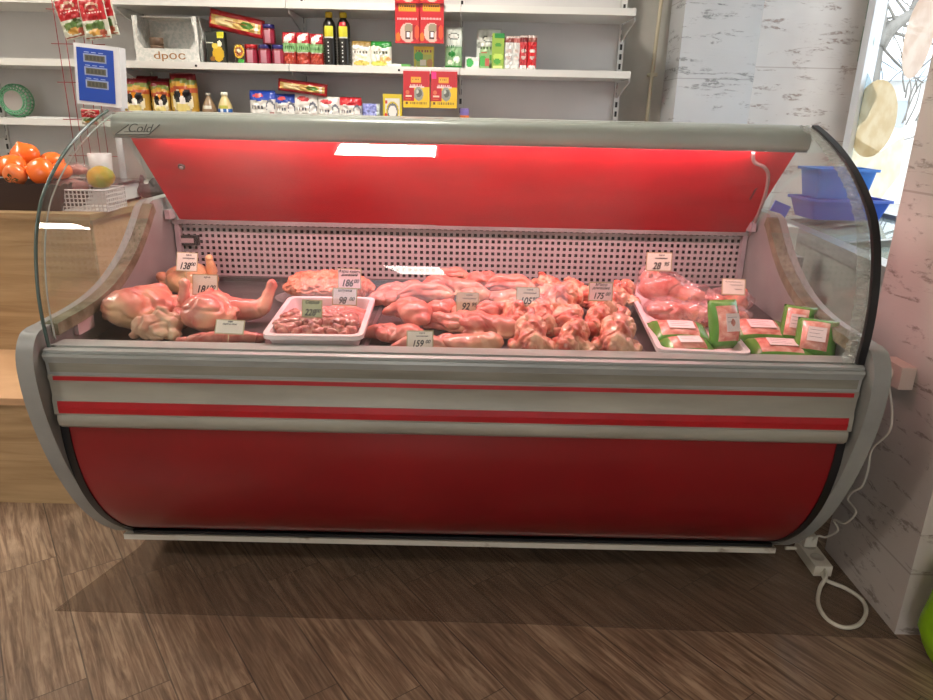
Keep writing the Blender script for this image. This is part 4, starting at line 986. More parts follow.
# bag badge
item('p','tea_sachet','sachet','small dark sachet with a ring emblem and green foot',240.5,Z1,11,17,.02,'#3a2a22',[('e',.5,.62,.46,.36,'#d8b02a'),('e',.5,.62,.34,.26,'#a8643a'),('e',.5,.66,.2,.12,'#e6d8b0'),('r',.4,0,.9,.22,'#3ca23c')], Y=3.86)
# jars
def jar(cx, cy0, r, h, lid, label, dz=0, body='#6e1620', rz=0):
    p = onY(cx, 60, 3.885); th = thing('sauce_jar', label, 'jar', (p.x,3.885,Z1+.0005+dz), (0,0,rz), 'jars of red sauce on the upper shelf')
    f, ms = painter(body, [('r',.05,.22,.95,.78,'#8c2238'),('e',.5,.5,.26,.16,'#b07884'),('t',.25,.46,.75,.56,18,'#efe4e2'),('r',.3,.28,.7,.34,'#5a1422')])
    b = B(); lathe(b, [(0,0),(r*.9,0),(r,.006),(r,h*.7),(r*.86,h*.8),(r*.86,h*.83)], 28, paint=f); lathe(b, [(0,h*.83),(r*.85,h*.83)], 28); obj('glass_body', b, ms, th)
    b = B(); lathe(b, [(0,h*.8),(r*.93,h*.8),(r*.95,h*.82),(r*.95,h*.98),(r*.9,h),(0,h)], 28); obj('lid', b, mat('lid_'+lid.strip('#'), lid, .35, .2), th)
jar(252,0,.034,.094,'#a3151c','red lidded sauce jar next to the ring emblem sachet')
jar(265.5,0,.034,.094,'#26205c','blue lidded sauce jar in the middle of the lower three')
jar(279,0,.034,.094,'#2a2566','blue lidded sauce jar beside the sauce pouches')
jar(270.5,0,.033,.096,'#262060','blue lidded sauce jar standing on top of two others', dz=.0945)
# long noodle packs, tilted
def noodle(cx, cy, Y, L, h, tilt, label):
    p = onY(cx, cy, Y); b, ms = pouch_bm(h, L, .045, '#a51a20', [('r',.26,.05,.80,.95,'#c9a860'),('r',.34,.12,.74,.46,'#d8c490'),('e',.5,.7,.18,.12,'#4a7a2a'),('r',.45,.3,.5,.7,'#8c5a2c'),('r',.30,.86,.76,.9,'#e8dcc0')], NU=18, NV=40, crimp=.03)
    for v in b.verts: v.co.z -= L/2
    o = obj('noodle_pack', b, ms); o.location = p; o.rotation_euler = (0, R(90+tilt), 0); tag(o, label, 'noodle pack'); return o
noodle(237,24,3.87,.275,.092,11,'long red noodle pack tilted across the black box and the jars')
noodle(303,87.5,3.86,.255,.062,6,'long red noodle pack lying on the white flour bags')
# sauce pouches
for cx, lab in ((290.5,'red and green sauce pouch beside the blue lidded jars'),(304,'red and green sauce pouch in the middle of its row'),(317.5,'red and green sauce pouch beside the soy sauce bottles')):
    item('p','sauce_pouch','sauce pouch',lab,cx,Z1,13.5,30 if cx < 310 else 29,.035,'#8f2a22',[('r',0,.62,1,1,'#a81c26'),('r',0,.40,1,.66,'#7fae72'),('e',.45,.82,.3,.10,W),('e',.7,.93,.2,.05,'#d8d0c8'),('t',.1,.48,.9,.56,14,'#3c6b38'),('r',.1,.36,.9,.40,'#b8a8a0'),('e',.5,.18,.36,.14,'#a8402c'),('e',.3,.72,.2,.06,'#c8ccb8')],group='red and green sauce pouches',rnd=int(cx))
# soy bottles
for cx, lab, lc in ((330.5,'tall black soy sauce bottle with yellow cap beside the sauce pouches','#b9b42c'),(344.5,'tall black soy sauce bottle with yellow cap and small red neck label','#b9b42c')):
    p = onY(cx, 60, 3.87); th = thing('soy_sauce_bottle', lab, 'bottle', (p.x,3.87,Z1+.0005), (0,0,0), 'black soy sauce bottles'); r = .033
    pf = []
    for i in range(9): z = .006+i*.0125; pf += [(r, z), (r*.93, z+.006)]
    pf = [(0,0),(r*.9,0)] + pf + [(r,.122),(r*.9,.130),(r,.136),(r,.185),(r*.86,.205),(r*.5,.222),(r*.45,.232)]
    lay = [('r',.12,.60,.88,.82,'#8f8a20'),('e',.35,.72,.18,.05,'#d8d23c'),('e',.65,.68,.18,.05,'#c9c438'),('t',.2,.62,.8,.65,14,K),('r',.15,.555,.85,.575,'#cfcfc8')]
    if cx > 340: lay.append(('r',.25,.83,.75,.90,'#b5252c'))
    for i in range(6): lay += [('r',.42,.08+i*.075,.48,.11+i*.075,'#d8dcdc')]
    f, ms = painter(K, lay); b = B(); lathe(b, pf, 32, paint=f); obj('bottle', b, ms, th)
    b = B(); lathe(b, [(0,.226),(.018,.226),(.019,.230),(.019,.248),(.016,.252),(0,.252)], 20); obj('cap', b, mat('yellow_cap', '#c2a81e', .4), th)
item('p','snack_bag','snack bag','short snack bag with a brown top beside the soy sauce',362,Z1,20,23,.05,'#d8d6cc',[('w',.80,0,.03,'#8a7038'),('t',.15,.5,.85,.6,14,'#6a6a60'),('e',.5,.12,.4,.1,'#c9b45a'),('e',.5,.35,.3,.1,'#e8e2c0')],rnd=3)
item('p','snack_bag','snack bag','short snack bag with a green top next to the brown topped one',381.5,Z1,21,23,.05,'#dcdccf',[('w',.78,.5,.04,'#1f7a2c'),('t',.15,.5,.85,.6,14,'#4a5a40'),('e',.4,.12,.4,.1,'#c9c85a'),('e',.7,.3,.25,.12,'#d8a86a')],rnd=5)
item('b','flat_packet','packet','flat pale packet lying low on the shelf under the hanging red packs',400,Z1,22,3,.10,'#dcdcd4',[('r',.6,0,1,1,'#5a9a4a')],Y=3.9,NU=10,NV=3)
item('b','spice_box','box','yellow and green box behind the hanging red packs',424,Z1,20,20,.04,'#c8c02c',[('r',.12,.1,.9,.62,'#a8b84a'),('e',.25,.55,.22,.22,'#3ca03c'),('r',0,.85,1,1,'#d8b21c'),('t',.1,.74,.9,.82,14,'#8c4a1c'),('r',.3,.12,.62,.4,'#e2dcc0'),('e',.8,.25,.15,.2,'#c48a3a')],Y=3.95)
item('p','herb_pouch','pouch','white and green pouch beside the shelf joint',453.5,Z1,17,38,.03,'#cfd6cc',[('e',.5,.78,.32,.09,'#6d736a'),('e',.5,.78,.26,.06,'#e2e4dc'),('r',0,0,1,.52,'#8fb487'),('t',.1,.5,.9,.58,16,'#4c7a54'),('e',.4,.35,.2,.07,'#2f8c3c'),('e',.7,.22,.2,.08,'#dfe8d8'),('r',0,0,1,.08,'#2f8a34'),('e',.3,.15,.16,.05,'#dbe6d2')],rnd=9)
item('b','small_box','box','small white and green box beside the tall white pouch',472.5,Z1,14,9,.03,'#cfd2cc',[('e',.3,.5,.26,.4,'#3aa24a'),('r',.6,.2,.9,.7,'#dfe0dc')],Y=3.85,NU=14,NV=9)
item('b','small_box','box','small green and red box standing before the tall white pouch',484,Z1,10,13,.03,'#7fa86a',[('e',.4,.5,.35,.35,'#45a244'),('r',.6,.2,1,.7,'#b5584a')],Y=3.85,NU=12,NV=12)
item('p','herb_pouch','pouch','tall white pouch with an oval emblem and green foot',488.5,Z1,25,38,.03,'#d2d6cf',[('e',.5,.76,.28,.09,'#5c625a'),('e',.5,.76,.22,.06,'#dfe2db'),('r',.15,0,1,.55,'#9cb98c'),('t',.15,.5,.9,.56,16,'#5a6e50'),('e',.55,.3,.2,.08,'#5a9a44'),('e',.3,.4,.12,.05,'#c46a4a'),('e',.8,.2,.16,.09,'#7aa83a'),('e',.1,.6,.1,.07,'#8a8f86')],Y=3.92,rnd=11)
item('b','juice_carton','carton','narrow lime green carton with a dark green top',497.5,Z1,12,33,.035,'#8aa83e',[('r',.2,.86,1,1,'#1f7c34'),('e',.5,.68,.28,.05,'#3f8a2c'),('e',.5,.35,.4,.1,'#b4cc5a'),('e',.45,.22,.3,.08,'#4a9a34'),('r',.1,.05,.9,.1,'#d0dc8c')])
tubes = [(508.5,10.5,31,'#cfd0cc','#7a3a34','white and grey condiment tube beside the lime carton'),(516,7,31,'#d2d2ce','#a8605a','thin pale condiment tube between the white and the red ones'),(523,8.5,32,'#b8343a','#6a1a1e','dark red condiment tube beside the last bright one'),(531.5,9,32,'#c42026','#8a4a40','bright red condiment tube standing last in the row')]
for cx, wp, hp, c1, c2, lab in tubes:
    item('p','condiment_tube','tube',lab,cx,Z1,wp,hp,.026,c1,[('r',0,.8,1,1,c2),('r',0,.93,1,1,'#b9a8a0'),('e',.5,.55,.3,.06,'#d8c8c0'),('r',.15,.08,.85,.12,'#e8e8e4'),('e',.5,.36,.28,.05,'#c8b8b0'),('r',0,0,1,.08,'#e2e0da')],NU=16,group='condiment tubes at the end of the goods',rnd=int(cx),crimp=.04)
# hanging red packs (upper) and scourer packs (lower)
def hang(cx, cy, wpx, hpx, label, name, layers, base='#b0141a', Y=3.79, d=.012, txt=None):
    w, h = wpx*MPX*.98, hpx*MPY; p = onY(cx, cy, Y); b, ms = box_bm(w, h, d, base, layers, NU=34, NV=44)
    for v in b.verts: v.co.z -= h/2
    th = thing(name, label, 'hanging pack', (p.x, Y, p.z)); obj('pack', b, ms, th)
    b = B(); tube(b, [(0,0,h/2-.004),(0,0,h/2+.02),(0,.01,h/2+.028)], .0012, 5); bx(b, (-w*.48,-.001,h/2-.001), (w*.48,.001,h/2+.008)); obj('header', b, mc('#c8b8b8'), th)
    if txt:
        for s_, sz, z, c in txt: text('lettering', s_, sz, mc(c), th, (0,-d/2-.0006,z*h), ext=.0003, sx=.9)
    return th
sp = [('r',.14,.70,.84,.90,'#e07a12'),('r',.16,.72,.82,.88,'#e8941c'),('e',.52,.24,.32,.22,'#c9a89a'),('e',.55,.33,.18,.11,'#8d7f68'),('r',.40,.10,.62,.28,'#4a3434'),('r',.46,.14,.58,.24,'#e6dcdc'),('r',.70,.08,.84,.40,'#8f1218'),('e',.88,.25,.1,.16,'#cf4a24'),('e',.12,.14,.1,.10,'#c46a18')]
sp += [('t',.20,.80,.78,.85,22,'#7a5610'),('t',.22,.74,.74,.78,22,'#7a5610'),('t',.08,.53,.92,.57,34,'#efc9c4')]
def hx(cx, cy, lab, row): return hang(cx, cy, 24, 42, lab, 'hanging_sachet', sp)
hx(407.5,21,'red hanging sachet with an orange emblem beneath the top shelf rail','u')
hx(431.5,21,'red hanging sachet with an orange emblem nearer the shelf joint','u')
hang(407.5,-21,24,44,'upper red hanging sachet cut by the top shelf above the first one','hanging_sachet',sp,Y=3.775)
hang(431.5,-21,24,44,'upper red hanging sachet above the one nearer the shelf joint','hanging_sachet',sp,Y=3.775)
sc = [('r',.42,.17,1,.56,'#d9b414'),('r',0,0,1,.19,'#dcb816'),('r',.30,.68,.68,.84,'#d88a1e'),('r',.32,.70,.66,.82,'#e0a030'),('r',.25,.60,.76,.64,'#d8b8b0'),('r',.25,.55,.78,.585,'#d8b8b0'),('e',.58,.38,.18,.19,'#8b8d80'),('e',.60,.40,.11,.11,'#5a5c54'),('e',.54,.44,.05,.05,'#b4b6aa'),('e',.16,.42,.07,.06,'#c86440'),('r',.08,.29,.32,.34,'#e0c0a8'),('r',.08,.22,.30,.26,'#cf5a2a'),('t',.26,.10,.9,.15,30,'#7a5a10'),('r',.1,.10,.18,.15,'#5a4010')]
sc += [('t',.36,.74,.62,.79,30,'#7a4a10'),('t',.25,.60,.76,.64,40,'#b0141a')]
hang(416.5,89.5,26.5,36,'red and yellow scourer pack hanging under the middle shelf','scourer_pack',sc)
hang(444,90,26.5,36,'red and yellow scourer pack with a pink sticker hanging by the upright','scourer_pack',sc+[('r',.02,.80,.22,.97,'#e0207a')])
# ---- lower shelf
def pasta(cx, w, h, lab, Y=3.88, rz=0, d=.075, seed=0):
    base = '#b08a34'
    return item('p','pasta_bag','pasta bag',lab,cx,Z2,w,h,d,base,[('w',.62,seed,.03,'#a84a26'),('w',.72,seed,.03,'#b88a2c'),('w',.80,seed+1,.03,'#6f7a38'),('w',.88,seed,.02,'#7a1a22'),('e',.52,.42,.38,.26,'#ddd4b4'),('e',.52,.58,.16,.10,'#dc8a1c'),('e',.34,.52,.14,.13,'#1c1a1c'),('e',.70,.54,.15,.14,'#1c1a1c'),('e',.52,.42,.1,.12,'#ece6e0'),('e',.5,.24,.3,.1,'#8f8a80'),('e',.5,.29,.28,.09,'#d8c67c'),('e',.2,.12,.14,.08,'#d8b860'),('e',.75,.1,.16,.07,'#c9a048')],Y=Y,rz=rz,rnd=seed,group='bags of pasta on the lower shelf')
pasta(150,26,42,'dark topped pasta bag standing behind the others',3.99,4,seed=1)
pasta(168,20,40,'pasta bag behind, between the two front bags',3.99,-4,seed=2)
pasta(139.5,27,38,'front pasta bag nearest the scale display',3.87,-6,seed=3)
pasta(163.5,19,36,'narrow front pasta bag in the middle',3.87,5,.06,4)
pasta(186.5,28,44,'largest front pasta bag beside the small bottles',3.87,-3,seed=5)
def bottle(cx, h, r, neck, name, lab, mats_, layers, base, cap, clear=False):
    p = onY(cx, 115, 3.87); th = thing(name, lab, 'bottle', (p.x,3.87,Z2+.0005))
    f, ms = painter(base, layers); b = B()
    lathe(b, [(0,0),(r*.92,0),(r,.008),(r,h*.45),(r*.92,h*.56),(neck*1.3,h*.80),(neck,h*.85),(neck,h*.93)], 28, paint=f); obj('bottle', b, ms, th)
    b = B(); lathe(b, [(0,h*.90),(neck*1.15,h*.90),(neck*1.2,h*.92),(neck*1.2,h*.99),(neck,h),(0,h)], 18); obj('cap', b, mc(cap), th)
bottle(210,.145,.036,.011,'vinegar_bottle','small amber tinted bottle with a pale square label',0,[('r',.2,.32,.8,.62,'#d2d2c4'),('t',.3,.42,.7,.50,14,'#6a6f66')],'#8d7458','#9a958a')
bottle(226,.150,.038,.015,'milk_bottle','small cream bottle with a blue and white label',0,[('r',0,.12,1,.42,'#2a5fa8'),('t',.15,.24,.85,.32,14,'#dfe6ee'),('e',.25,.08,.14,.1,'#dfe2e4'),('e',.65,.08,.16,.1,'#dfe2e4'),('e',.5,.58,.3,.1,'#a8a83c')],'#cdbb84','#e6dfce')
b = B(); bmesh.ops.create_icosphere(b, subdivisions=3, radius=.05)
for v in b.verts: v.co = V((v.co.x*1.2, v.co.y*.7, max(-.02, v.co.z*.55)))*(1+.35*noise.noise(v.co*60)); 
p = onY(245,115,3.87); o = obj('crumpled_bag', b, noisy('crumpled_white','#c6c4be','#a8a6a0',30,.4)); o.location = (p.x,3.87,Z2+.02); tag(o, 'crumpled white plastic bag between the small bottles and the flour bags', 'plastic bag')
def flour(cx, w, h, top, lab, seed, mid=False):
    L = [('w',.70,seed,.02,top)] if top else [('e',.45,.80,.22,.07,'#b8303a')]
    L += [('t',.1,.44,.6,.52,16,'#5a5e66'),('e',.80,.52,.16,.20,'#6a6e7a'),('e',.80,.46,.13,.18,'#d6d6d2'),('r',.78,.05,.93,.34,'#98202c'),('e',.2,.12,.2,.08,'#d9cfae'),('e',.35,.84,.2,.06,'#c84a4a')]
    if mid: L.append(('e',.35,.1,.25,.1,'#dc8f1c'))
    item('p','flour_bag','flour bag',lab,cx,Z2,w,h,.055,'#d9d8d2',L,Y=3.88,rnd=seed,group='white flour bags on the lower shelf')
flour(264,27,29,'#2244a8','blue topped flour bag nearest the crumpled bag',21)
flour(286.5,21,26,'#28459a','blue topped flour bag with an orange spot',22,True)
flour(307,24,27,None,'white flour bag with a small red emblem',23)
flour(329.5,23,24,None,'white flour bag between the emblem one and the red topped one',24)
flour(351,23,24,'#b8202c','red topped flour bag beside the lilac pack',25)
item('p','lilac_pack','pack','small lilac blue pack beside the yellow bordered box',371.5,Z2,18,18,.03,'#7f86c4',[('r',0,.0,1,.2,'#b9bcd8'),('e',.5,.6,.3,.15,'#9aa2d8'),('r',.82,0,1,1,'#b9c4c4'),('t',.1,.4,.7,.5,14,'#c9cce6')],rnd=31)
item('b','yellow_box','box','white box with a yellow border and oval emblem',393,Z2,19,28,.04,'#cdb81e',[('r',.1,.12,.9,.88,'#d2d2c8'),('e',.5,.45,.34,.32,'#c8b41e'),('e',.5,.45,.28,.27,'#5f6470'),('e',.5,.45,.22,.2,'#dcdcd8'),('r',.12,.70,.24,.80,'#c02a2a'),('t',.15,.03,.85,.08,18,'#4a4410'),('e',.14,.35,.08,.06,'#c03030')])
item('b','glue_box','box','tiny orange and violet box right beside the shelf upright',464.5,Z2,9,15,.03,'#d8701c',[('r',0,.62,1,1,'#7a6ab0'),('e',.5,.35,.25,.2,'#b8400c')],Y=3.86,NU=10,NV=14)

# ================================================================ LEFT OF THE CASE
# scale with pole display
sx = onY(101, 77, 3.20); sc_ = thing('shop_scale', 'white shop scale with a blue three-line display on a pole', 'scale', (sx.x-.012, 3.135, .9905), (0,0,0)); sc_.rotation_euler = (0,0,R(1))
M_sw = mat('scale_white', '#d4d6d8', .4)
b = B(); bx(b, (-.11,-.13,.012), (.11,.13,.075)); obj('base', b, M_sw, sc_, bev=.012)
for x_ in (-.09,.09):
    for y_ in (-.1,.1):
        b = B(); lathe(b, [(0,0),(.014,0),(.012,.0125),(0,.0125)], 12, org=(x_,y_,0)); obj('foot', b, slot, sc_)
b = B(); bx(b, (-.12,-.135,.08), (.12,.135,.09)); obj('weighing_plate', b, mat('steel_plate', '#a8aaac', .25, 1), sc_, bev=.004)
b = B(); tube(b, [(.03,.115,.06),(.03,.115,.49)], .014, 12); obj('pole', b, M_sw, sc_)
b = B(); bx(b, (-.005,.095,.36), (.065,.135,.42)); obj('pole_bracket', b, M_sw, sc_, bev=.006)
dh = .245; dw = .192; dz0 = sx.z-dh/2-.9905
b = B(); bx(b, (-dw/2,-.028,0), (dw/2,.028,dh)); hd = obj('display_head', b, M_sw, sc_, bev=.014, seg=3); hd.location = (.005,.062,dz0+.004); hd.rotation_euler = (0,R(5),0)
b = B(); bx(b, (-dw/2+.012,-.0305,.014), (dw/2-.026,-.0282,dh-.016)); obj('blue_face', b, mat('display_blue', '#1743a4', .35), hd)
lcd = mat('lcd_grey', '#5b5a4e', .3)
for k_ in range(3):
    z_ = dh-.072-k_*.052; x_ = -.008+k_*.002
    b = B(); bx(b, (x_-.048,-.0312,z_), (x_+.048,-.0306,z_+.034)); bx(b, (x_-.042,-.032,z_+.005), (x_+.042,-.0313,z_+.029), 1); sc2 = obj('lcd_window', b, [mc('#8d9cc0'), lcd], hd)
    b = B()
    for i in range(5): bx(b, (x_-.036+i*.0155,-.0325,z_+.009), (x_-.026+i*.0155,-.0321,z_+.025))
    obj('digits', b, mat('lcd_dark', '#464840', .4), hd)
    b = B(); 
    for i in range(3): bx(b, (x_-.044+i*.03,-.0312,z_+.038), (x_-.024+i*.03,-.0307,z_+.041))
    obj('caption', b, mc('#9fb2de'), hd)
# wire rack with spice sachets
rx = onY(82, 60, 3.31)
wr = thing('wire_rack', 'thin red wire display rack standing on the oak counter behind the scale', 'rack', (rx.x, 3.335, .9905), (0,0,0))
M_wire = mat('red_wire', '#9c2a30', .4)
b = B()
for px in (58,66,74,84,92): 
    q_ = onY(px+3, 60, 3.335); tube(b, [(q_.x-rx.x,0,.001),(q_.x-rx.x,0,.95)], .0018, 6)
for z_ in (.02,.18,.34,.50,.66,.80,.93): tube(b, [(-.14,0,z_),(.10,0,z_)], .0018, 6)
tube(b, [(-.12,.0,.002),(-.12,.05,.002),(.06,.05,.002),(.06,0,.002)], .0025, 6)
for hx_, hz_, hl in ((-.045,.885,-.03),(.03,.885,-.03),(.05,.885,-.015),(.02,.37,-.02)): tube(b, [(hx_,0,hz_),(hx_,hl,hz_)], .002, 5)
obj('wire_frame', b, M_wire, wr)
def sachet(cx, cy, Y, rz, lab, hh=.165):
    p = onY(cx, cy, Y); b, ms = pouch_bm(.116 if hh > .1 else .09, hh, .014, '#b9b9a8', [('r',.04,.46,.96,.97,'#a8181e'),('e',.5,.80,.26,.09,'#b89a80'),('e',.5,.78,.2,.06,'#8f2a28'),('t',.14,.62,.86,.68,18,'#e0b8b0'),('e',.3,.30,.2,.1,'#5f7a3c'),('e',.62,.32,.24,.14,'#4f6a34'),('e',.45,.18,.24,.08,'#b5883c'),('e',.75,.16,.14,.08,'#9a4a30'),('r',.04,.03,.96,.07,'#8a4a34')], rnd=int(cx))
    for v in b.verts: v.co.z -= hh/2
    o = obj('spice_sachet', b, ms); o.location = p; o.rotation_euler = (0, R(rz), 0); tag(o, lab, 'spice sachet', 'red spice sachets on the wire rack')
    return o
sachet(72,18,3.30,-13,'red topped spice sachet hanging farthest from the shelving carton')
sachet(102,16,3.322,-8,'red topped spice sachet half hidden behind its neighbours')
sachet(94.5,19,3.29,-6,'red topped spice sachet hanging directly above the scale display')
sachet(91,117,3.31,2,'small red sachet low on the wire rack just under the scale display', .07)
# green mesh basket on the shelf
p = onY(13,101,3.98); b = B(); n_ = 26
for i in range(n_):
    a = 2*PI*i/n_; tube(b, [(math.cos(a)*.055,0,math.sin(a)*.055),(math.cos(a+.12)*.082,.012,math.sin(a+.12)*.082),(math.cos(a)*.083,.05,math.sin(a)*.083)], .0035, 5)
for r_, y_ in ((.056,0),(.070,.004),(.083,.05),(.083,.02)): tube(b, [(math.cos(a)*r_, y_, math.sin(a)*r_) for a in [2*PI*i/40 for i in range(40)]], .0042, 6, closed=True)
gbk = thing('green_basket', 'round green plastic mesh basket leaning on its side on the lower shelf', 'basket', (p.x,3.98,Z2+.088)); obj('mesh_wall', b, mat('mint_plastic', '#6fae86', .4), gbk)
b = B(); tube(b, [(0,.001,0),(0,.004,0)], .055, 30); obj('basket_floor', b, mat('basket_grey', '#a9a19c', .5), gbk)
# thin magazine by it
item('b','flat_leaflet','leaflet','thin white leaflet lying on the lower shelf beside the green basket',52,Z2,44,1.6,.09,'#cfd0d0',[],Y=3.9,NU=4,NV=1)
# persimmon basket
CZ0 = .9905
pb = thing('fruit_basket', 'dark brown plastic basket with a scalloped rim on the oak counter', 'basket', (-1.895,2.87,CZ0))
b = B(); N_ = 84; hw, hd_ = .33, .125
def rr_pt(t_, s):
    per = [(-hw*s,-hd_*s),(hw*s,-hd_*s),(hw*s,hd_*s),(-hw*s,hd_*s)]; k_ = t_*4; i = int(k_) % 4; f = k_-int(k_)
    a, c = per[i], per[(i+1)%4]; return (lerp(a[0],c[0],f), lerp(a[1],c[1],f))
rings = []
for (s, z_, sc__) in ((.93,0,0),(.96,.03,0),(.985,.07,0),(1.0,.098,1),(.985,.098,1),(.92,.006,0)):
    rings.append([b.verts.new((*rr_pt(i/N_, s), z_ + (.010*abs(math.sin(i/N_*4*PI*(5 if (int(i/N_*4)%2 == 0) else 5))) if sc__ else 0))) for i in range(N_)])
for A, D in zip(rings, rings[1:]):
    for i in range(N_): b.faces.new((A[i],A[(i+1)%N_],D[(i+1)%N_],D[i]))
b.faces.new(rings[0][::-1]); b.faces.new(rings[-1]); obj('basket', b, mat('brown_plastic', '#33211b', .4), pb)
M_per = noisy('persimmon_skin', '#f0762c', '#e8611c', 6, .25, coat=.4); M_per2 = noisy('persimmon_pale', '#ee8a52', '#e87840', 8, .28, coat=.4); M_cal = mat('calyx_brown', '#5a4a2a', .7)
def persimmon(px, py, Y, r, lab, m=M_per, rot=(0,0,0), pointed=0):
    r *= 1.1; p = onY(px, py, Y); th = thing('persimmon', lab, 'persimmon', p, rot, 'persimmons in the brown basket'); b = B()
    pr = [(0,-.80),(.35,-.78),(.7,-.62),(.94,-.28),(1,.05),(.9,.42),(.66,.70),(.34,.86+.06*pointed),(.12,.90+.22*pointed),(0,.92+.26*pointed)]
    lathe(b, [(a*r, c*r*.88) for a, c in sp2(pr,3)], 28)
    for v in b.verts:
        a = math.atan2(v.co.y, v.co.x); v.co.x *= 1+.035*math.cos(4*a); v.co.y *= 1+.035*math.cos(4*a)
    obj('flesh', b, m, th); b = B()
    for i in range(4):
        a = i*PI/2; c, s = math.cos(a), math.sin(a); vs = [b.verts.new(q_) for q_ in ((0,0,-.715*r),(r*.42*c-r*.2*s,r*.42*s+r*.2*c,-.70*r),(r*.62*c,r*.62*s,-.66*r),(r*.42*c+r*.2*s,r*.42*s-r*.2*c,-.70*r))]; b.faces.new(vs)
    obj('calyx', b, M_cal, th)
persimmon(25,155,2.87,.050,'large bright persimmon on top of the pile in the basket', rot=(R(20),R(-10),0), pointed=1)
persimmon(13,167,2.80,.047,'persimmon lying in front of the top one toward the frame edge', rot=(R(40),R(30),0))
persimmon(15,175,2.77,.040,'paler persimmon lowest at the front of the pile', M_per2, rot=(R(-60),0,0))
persimmon(41,171,2.79,.047,'persimmon at the front beside the case glass', rot=(R(70),R(15),0))
persimmon(52,162,2.92,.044,'persimmon at the rear seen through the case glass', rot=(R(20),0,0))
persimmon(-3,166,2.86,.046,'reddish persimmon cut by the picture edge', rot=(R(10),R(20),0))
persimmon(61,171,2.82,.038,'persimmon farthest along the basket behind the glass', rot=(R(15),0,0))
# white perforated basket with packs, mango, cup
wb = thing('white_basket', 'white pierced plastic basket holding packets behind the side glass', 'basket', (onY(85,200,2.86).x, 2.86, CZ0), (0,0,R(3)))
b = B(); bw, bd, bh = .125, .09, .082; M_wb = mat('basket_white', '#d8cfd0', .4)
def wall(p0, p1, hh, nx, nz):
    p0, p1 = V(p0), V(p1); d = (p1-p0); L = d.length; d.normalize(); nn = V((-d.y, d.x, 0))
    an = math.atan2(d.y, d.x); M = Matrix.Translation(p0) @ Matrix.Rotation(an, 4, 'Z')
    for i in range(nx+1): bx(b, (L*i/nx-.0024,-.001,0), (L*i/nx+.0024,.001,hh), mtx=M)
    for k_ in range(nz+1): bx(b, (0,-.0012,hh*k_/nz-.0022), (L,.0012,hh*k_/nz+.0022), mtx=M)
wall((-bw,-bd,0),(bw,-bd,0),bh,16,5); wall((bw,-bd,0),(bw,bd,0),bh,10,5); wall((bw,bd,0),(-bw,bd,0),bh,16,5); wall((-bw,bd,0),(-bw,-bd,0),bh,10,5)
bx(b, (-bw,-bd,0), (bw,bd,.003)); tube(b, [(-bw,-bd,bh),(bw,-bd,bh),(bw,bd,bh),(-bw,bd,bh)], .004, 6, closed=True)
obj('basket', b, M_wb, wb)
def lump(name, cx, cy, Y, prims, m, lab, cat, seed, amp=.004, freq=30, wrap=None, rz=0):
    p = onY(cx, cy, Y); me = blobmesh(name, prims, .004, 3, seed, amp, [m], freq); h = max(v.co.z for v in me.vertices)
    th = thing(name, lab, cat, (p.x, Y, p.z-h/2), (0,0,rz)); mob('contents', me, th)
    if wrap: mob('film', blobmesh(name+'_film', wrap, .005, 2, seed+1, .006, [M_wrap], 34), th)
    return th
M_cook = noisy('pink_sausage', '#c48a84', '#b07570', 18, .4)
lump('wrapped_sausage', 70,184,2.84,[('c',[(-.075,-.01,.02),(0,.0,.026),(.06,.0,.02)],[.018,.024,.016])],M_cook,'clear film packet lying at the front of the white pierced basket','packet',91,wrap=[('e',(0,0,.03),(.105,.04,.028))])
lump('wrapped_sausage', 75,170,2.90,[('e',(0,0,.02),(.055,.035,.022))],M_cook,'pinkish packet behind, touching the mango','packet',94,wrap=[('e',(0,0,.024),(.068,.042,.027))])
mg = lump('mango', 101,177,2.86,[('e',(0,0,.05),(.056,.045,.046)),('e',(-.02,0,.042),(.036,.038,.036))],noisy('mango_skin','#c8922c','#8f9a34',9,.3,lo=.42,hi=.6,coat=.2),'yellow green mango resting in the white pierced basket','mango',97,.0015,14)
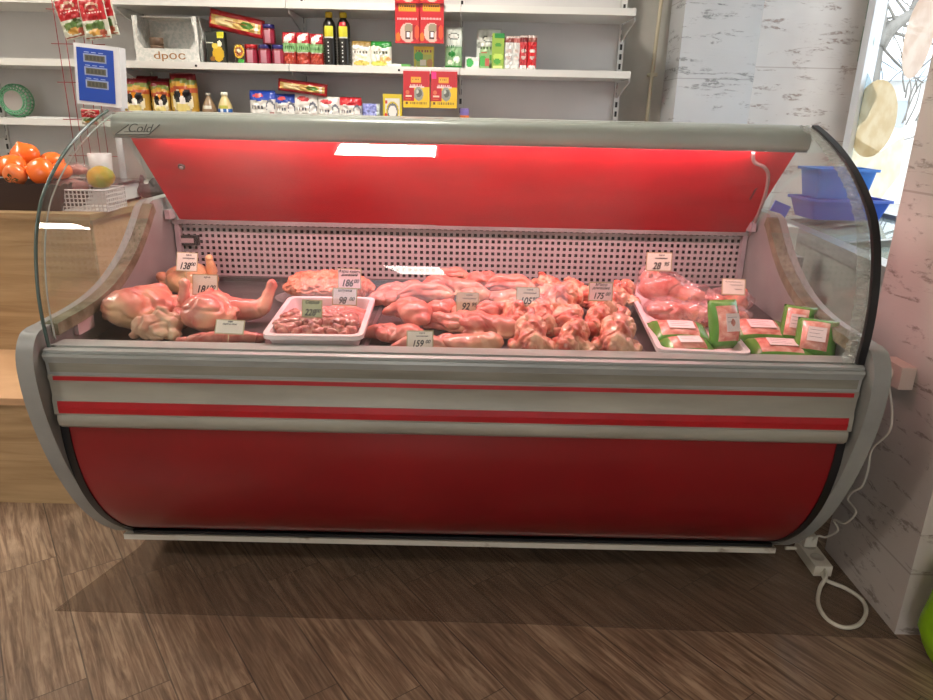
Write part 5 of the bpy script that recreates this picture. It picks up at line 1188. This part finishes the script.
p = onY(100,158,2.99); b = B(); lathe(b, [(0,0),(.034,0),(.042,.006),(.048,.115),(.046,.115),(.040,.01),(0,.01)], 24)
cp = thing('plastic_cup', 'translucent white plastic cup standing on the scale plate behind the mango', 'cup', (onY(100,158,3.10).x,3.10,CZ0+.0905)); obj('cup', b, mat('cup_white', '#d2c6c6', .4), cp)
# black folded bag behind the basket
p = onY(136,192,3.02); me = blobmesh('black_bag', [('e',(0,0,.035),(.10,.07,.035)),('e',(.04,0,.05),(.06,.05,.05)),('c',[(-.1,.02,.02),(-.05,0,.09),(-.06,.02,.10)],[.02,.014,.008])], .005, 3, 99, .006, [noisy('dark_cloth','#33282a','#46383a',20,.7)], 20)
o = mob('black_bag', me); o.location = (-1.435,3.23,CZ0+.001); o.scale = (.75,.75,1); tag(o, 'dark folded cloth bag lying on the counter behind the case', 'bag')
# ================================================================ LIGHT
w = bpy.data.worlds.new('world'); S.world = w; w.use_nodes = True
bg = w.node_tree.nodes['Background']; bg.inputs[0].default_value = lin('#f2f4f6'); bg.inputs[1].default_value = 2.6
def ceiling_light(x, y, sx, sy, e, label, col='#fff6ea', rz=0):
    th = thing('ceiling_light', label, 'ceiling light', (x,y,2.9), (0,0,rz), 'ceiling lights')
    b = B(); bx(b, (-sx/2-.02,-sy/2-.02,-.05), (sx/2+.02,sy/2+.02,-.001)); obj('frame', b, mat('fixture_white', '#e4e4e0', .5), th, bev=.004)
    b = B(); bx(b, (-sx/2,-sy/2,-.058), (sx/2,sy/2,-.051)); obj('diffuser', b, mat('diffuser_%d' % int(e*10), '#ffffff', .5, emit=col, es=e), th)
for x, y, sx, sy, e, lab in (
  (-.40,2.80,.50,.34,60,'square white ceiling panel above the shelving aisle behind the case'),
  (-2.46,-.25,.34,.30,75,'small ceiling panel near the far side wall in front of the counter'),
  (-.62,-5.6,.64,2.5,18,'long ceiling panel by the shop entrance'),
  (-2.88,2.3,.4,.9,22,'added fill light panel above the oak counter by the side wall'),  # fill lamp added to brighten the shelves, kept out of the glass reflections
):
    ceiling_light(x, y, sx, sy, e, lab)
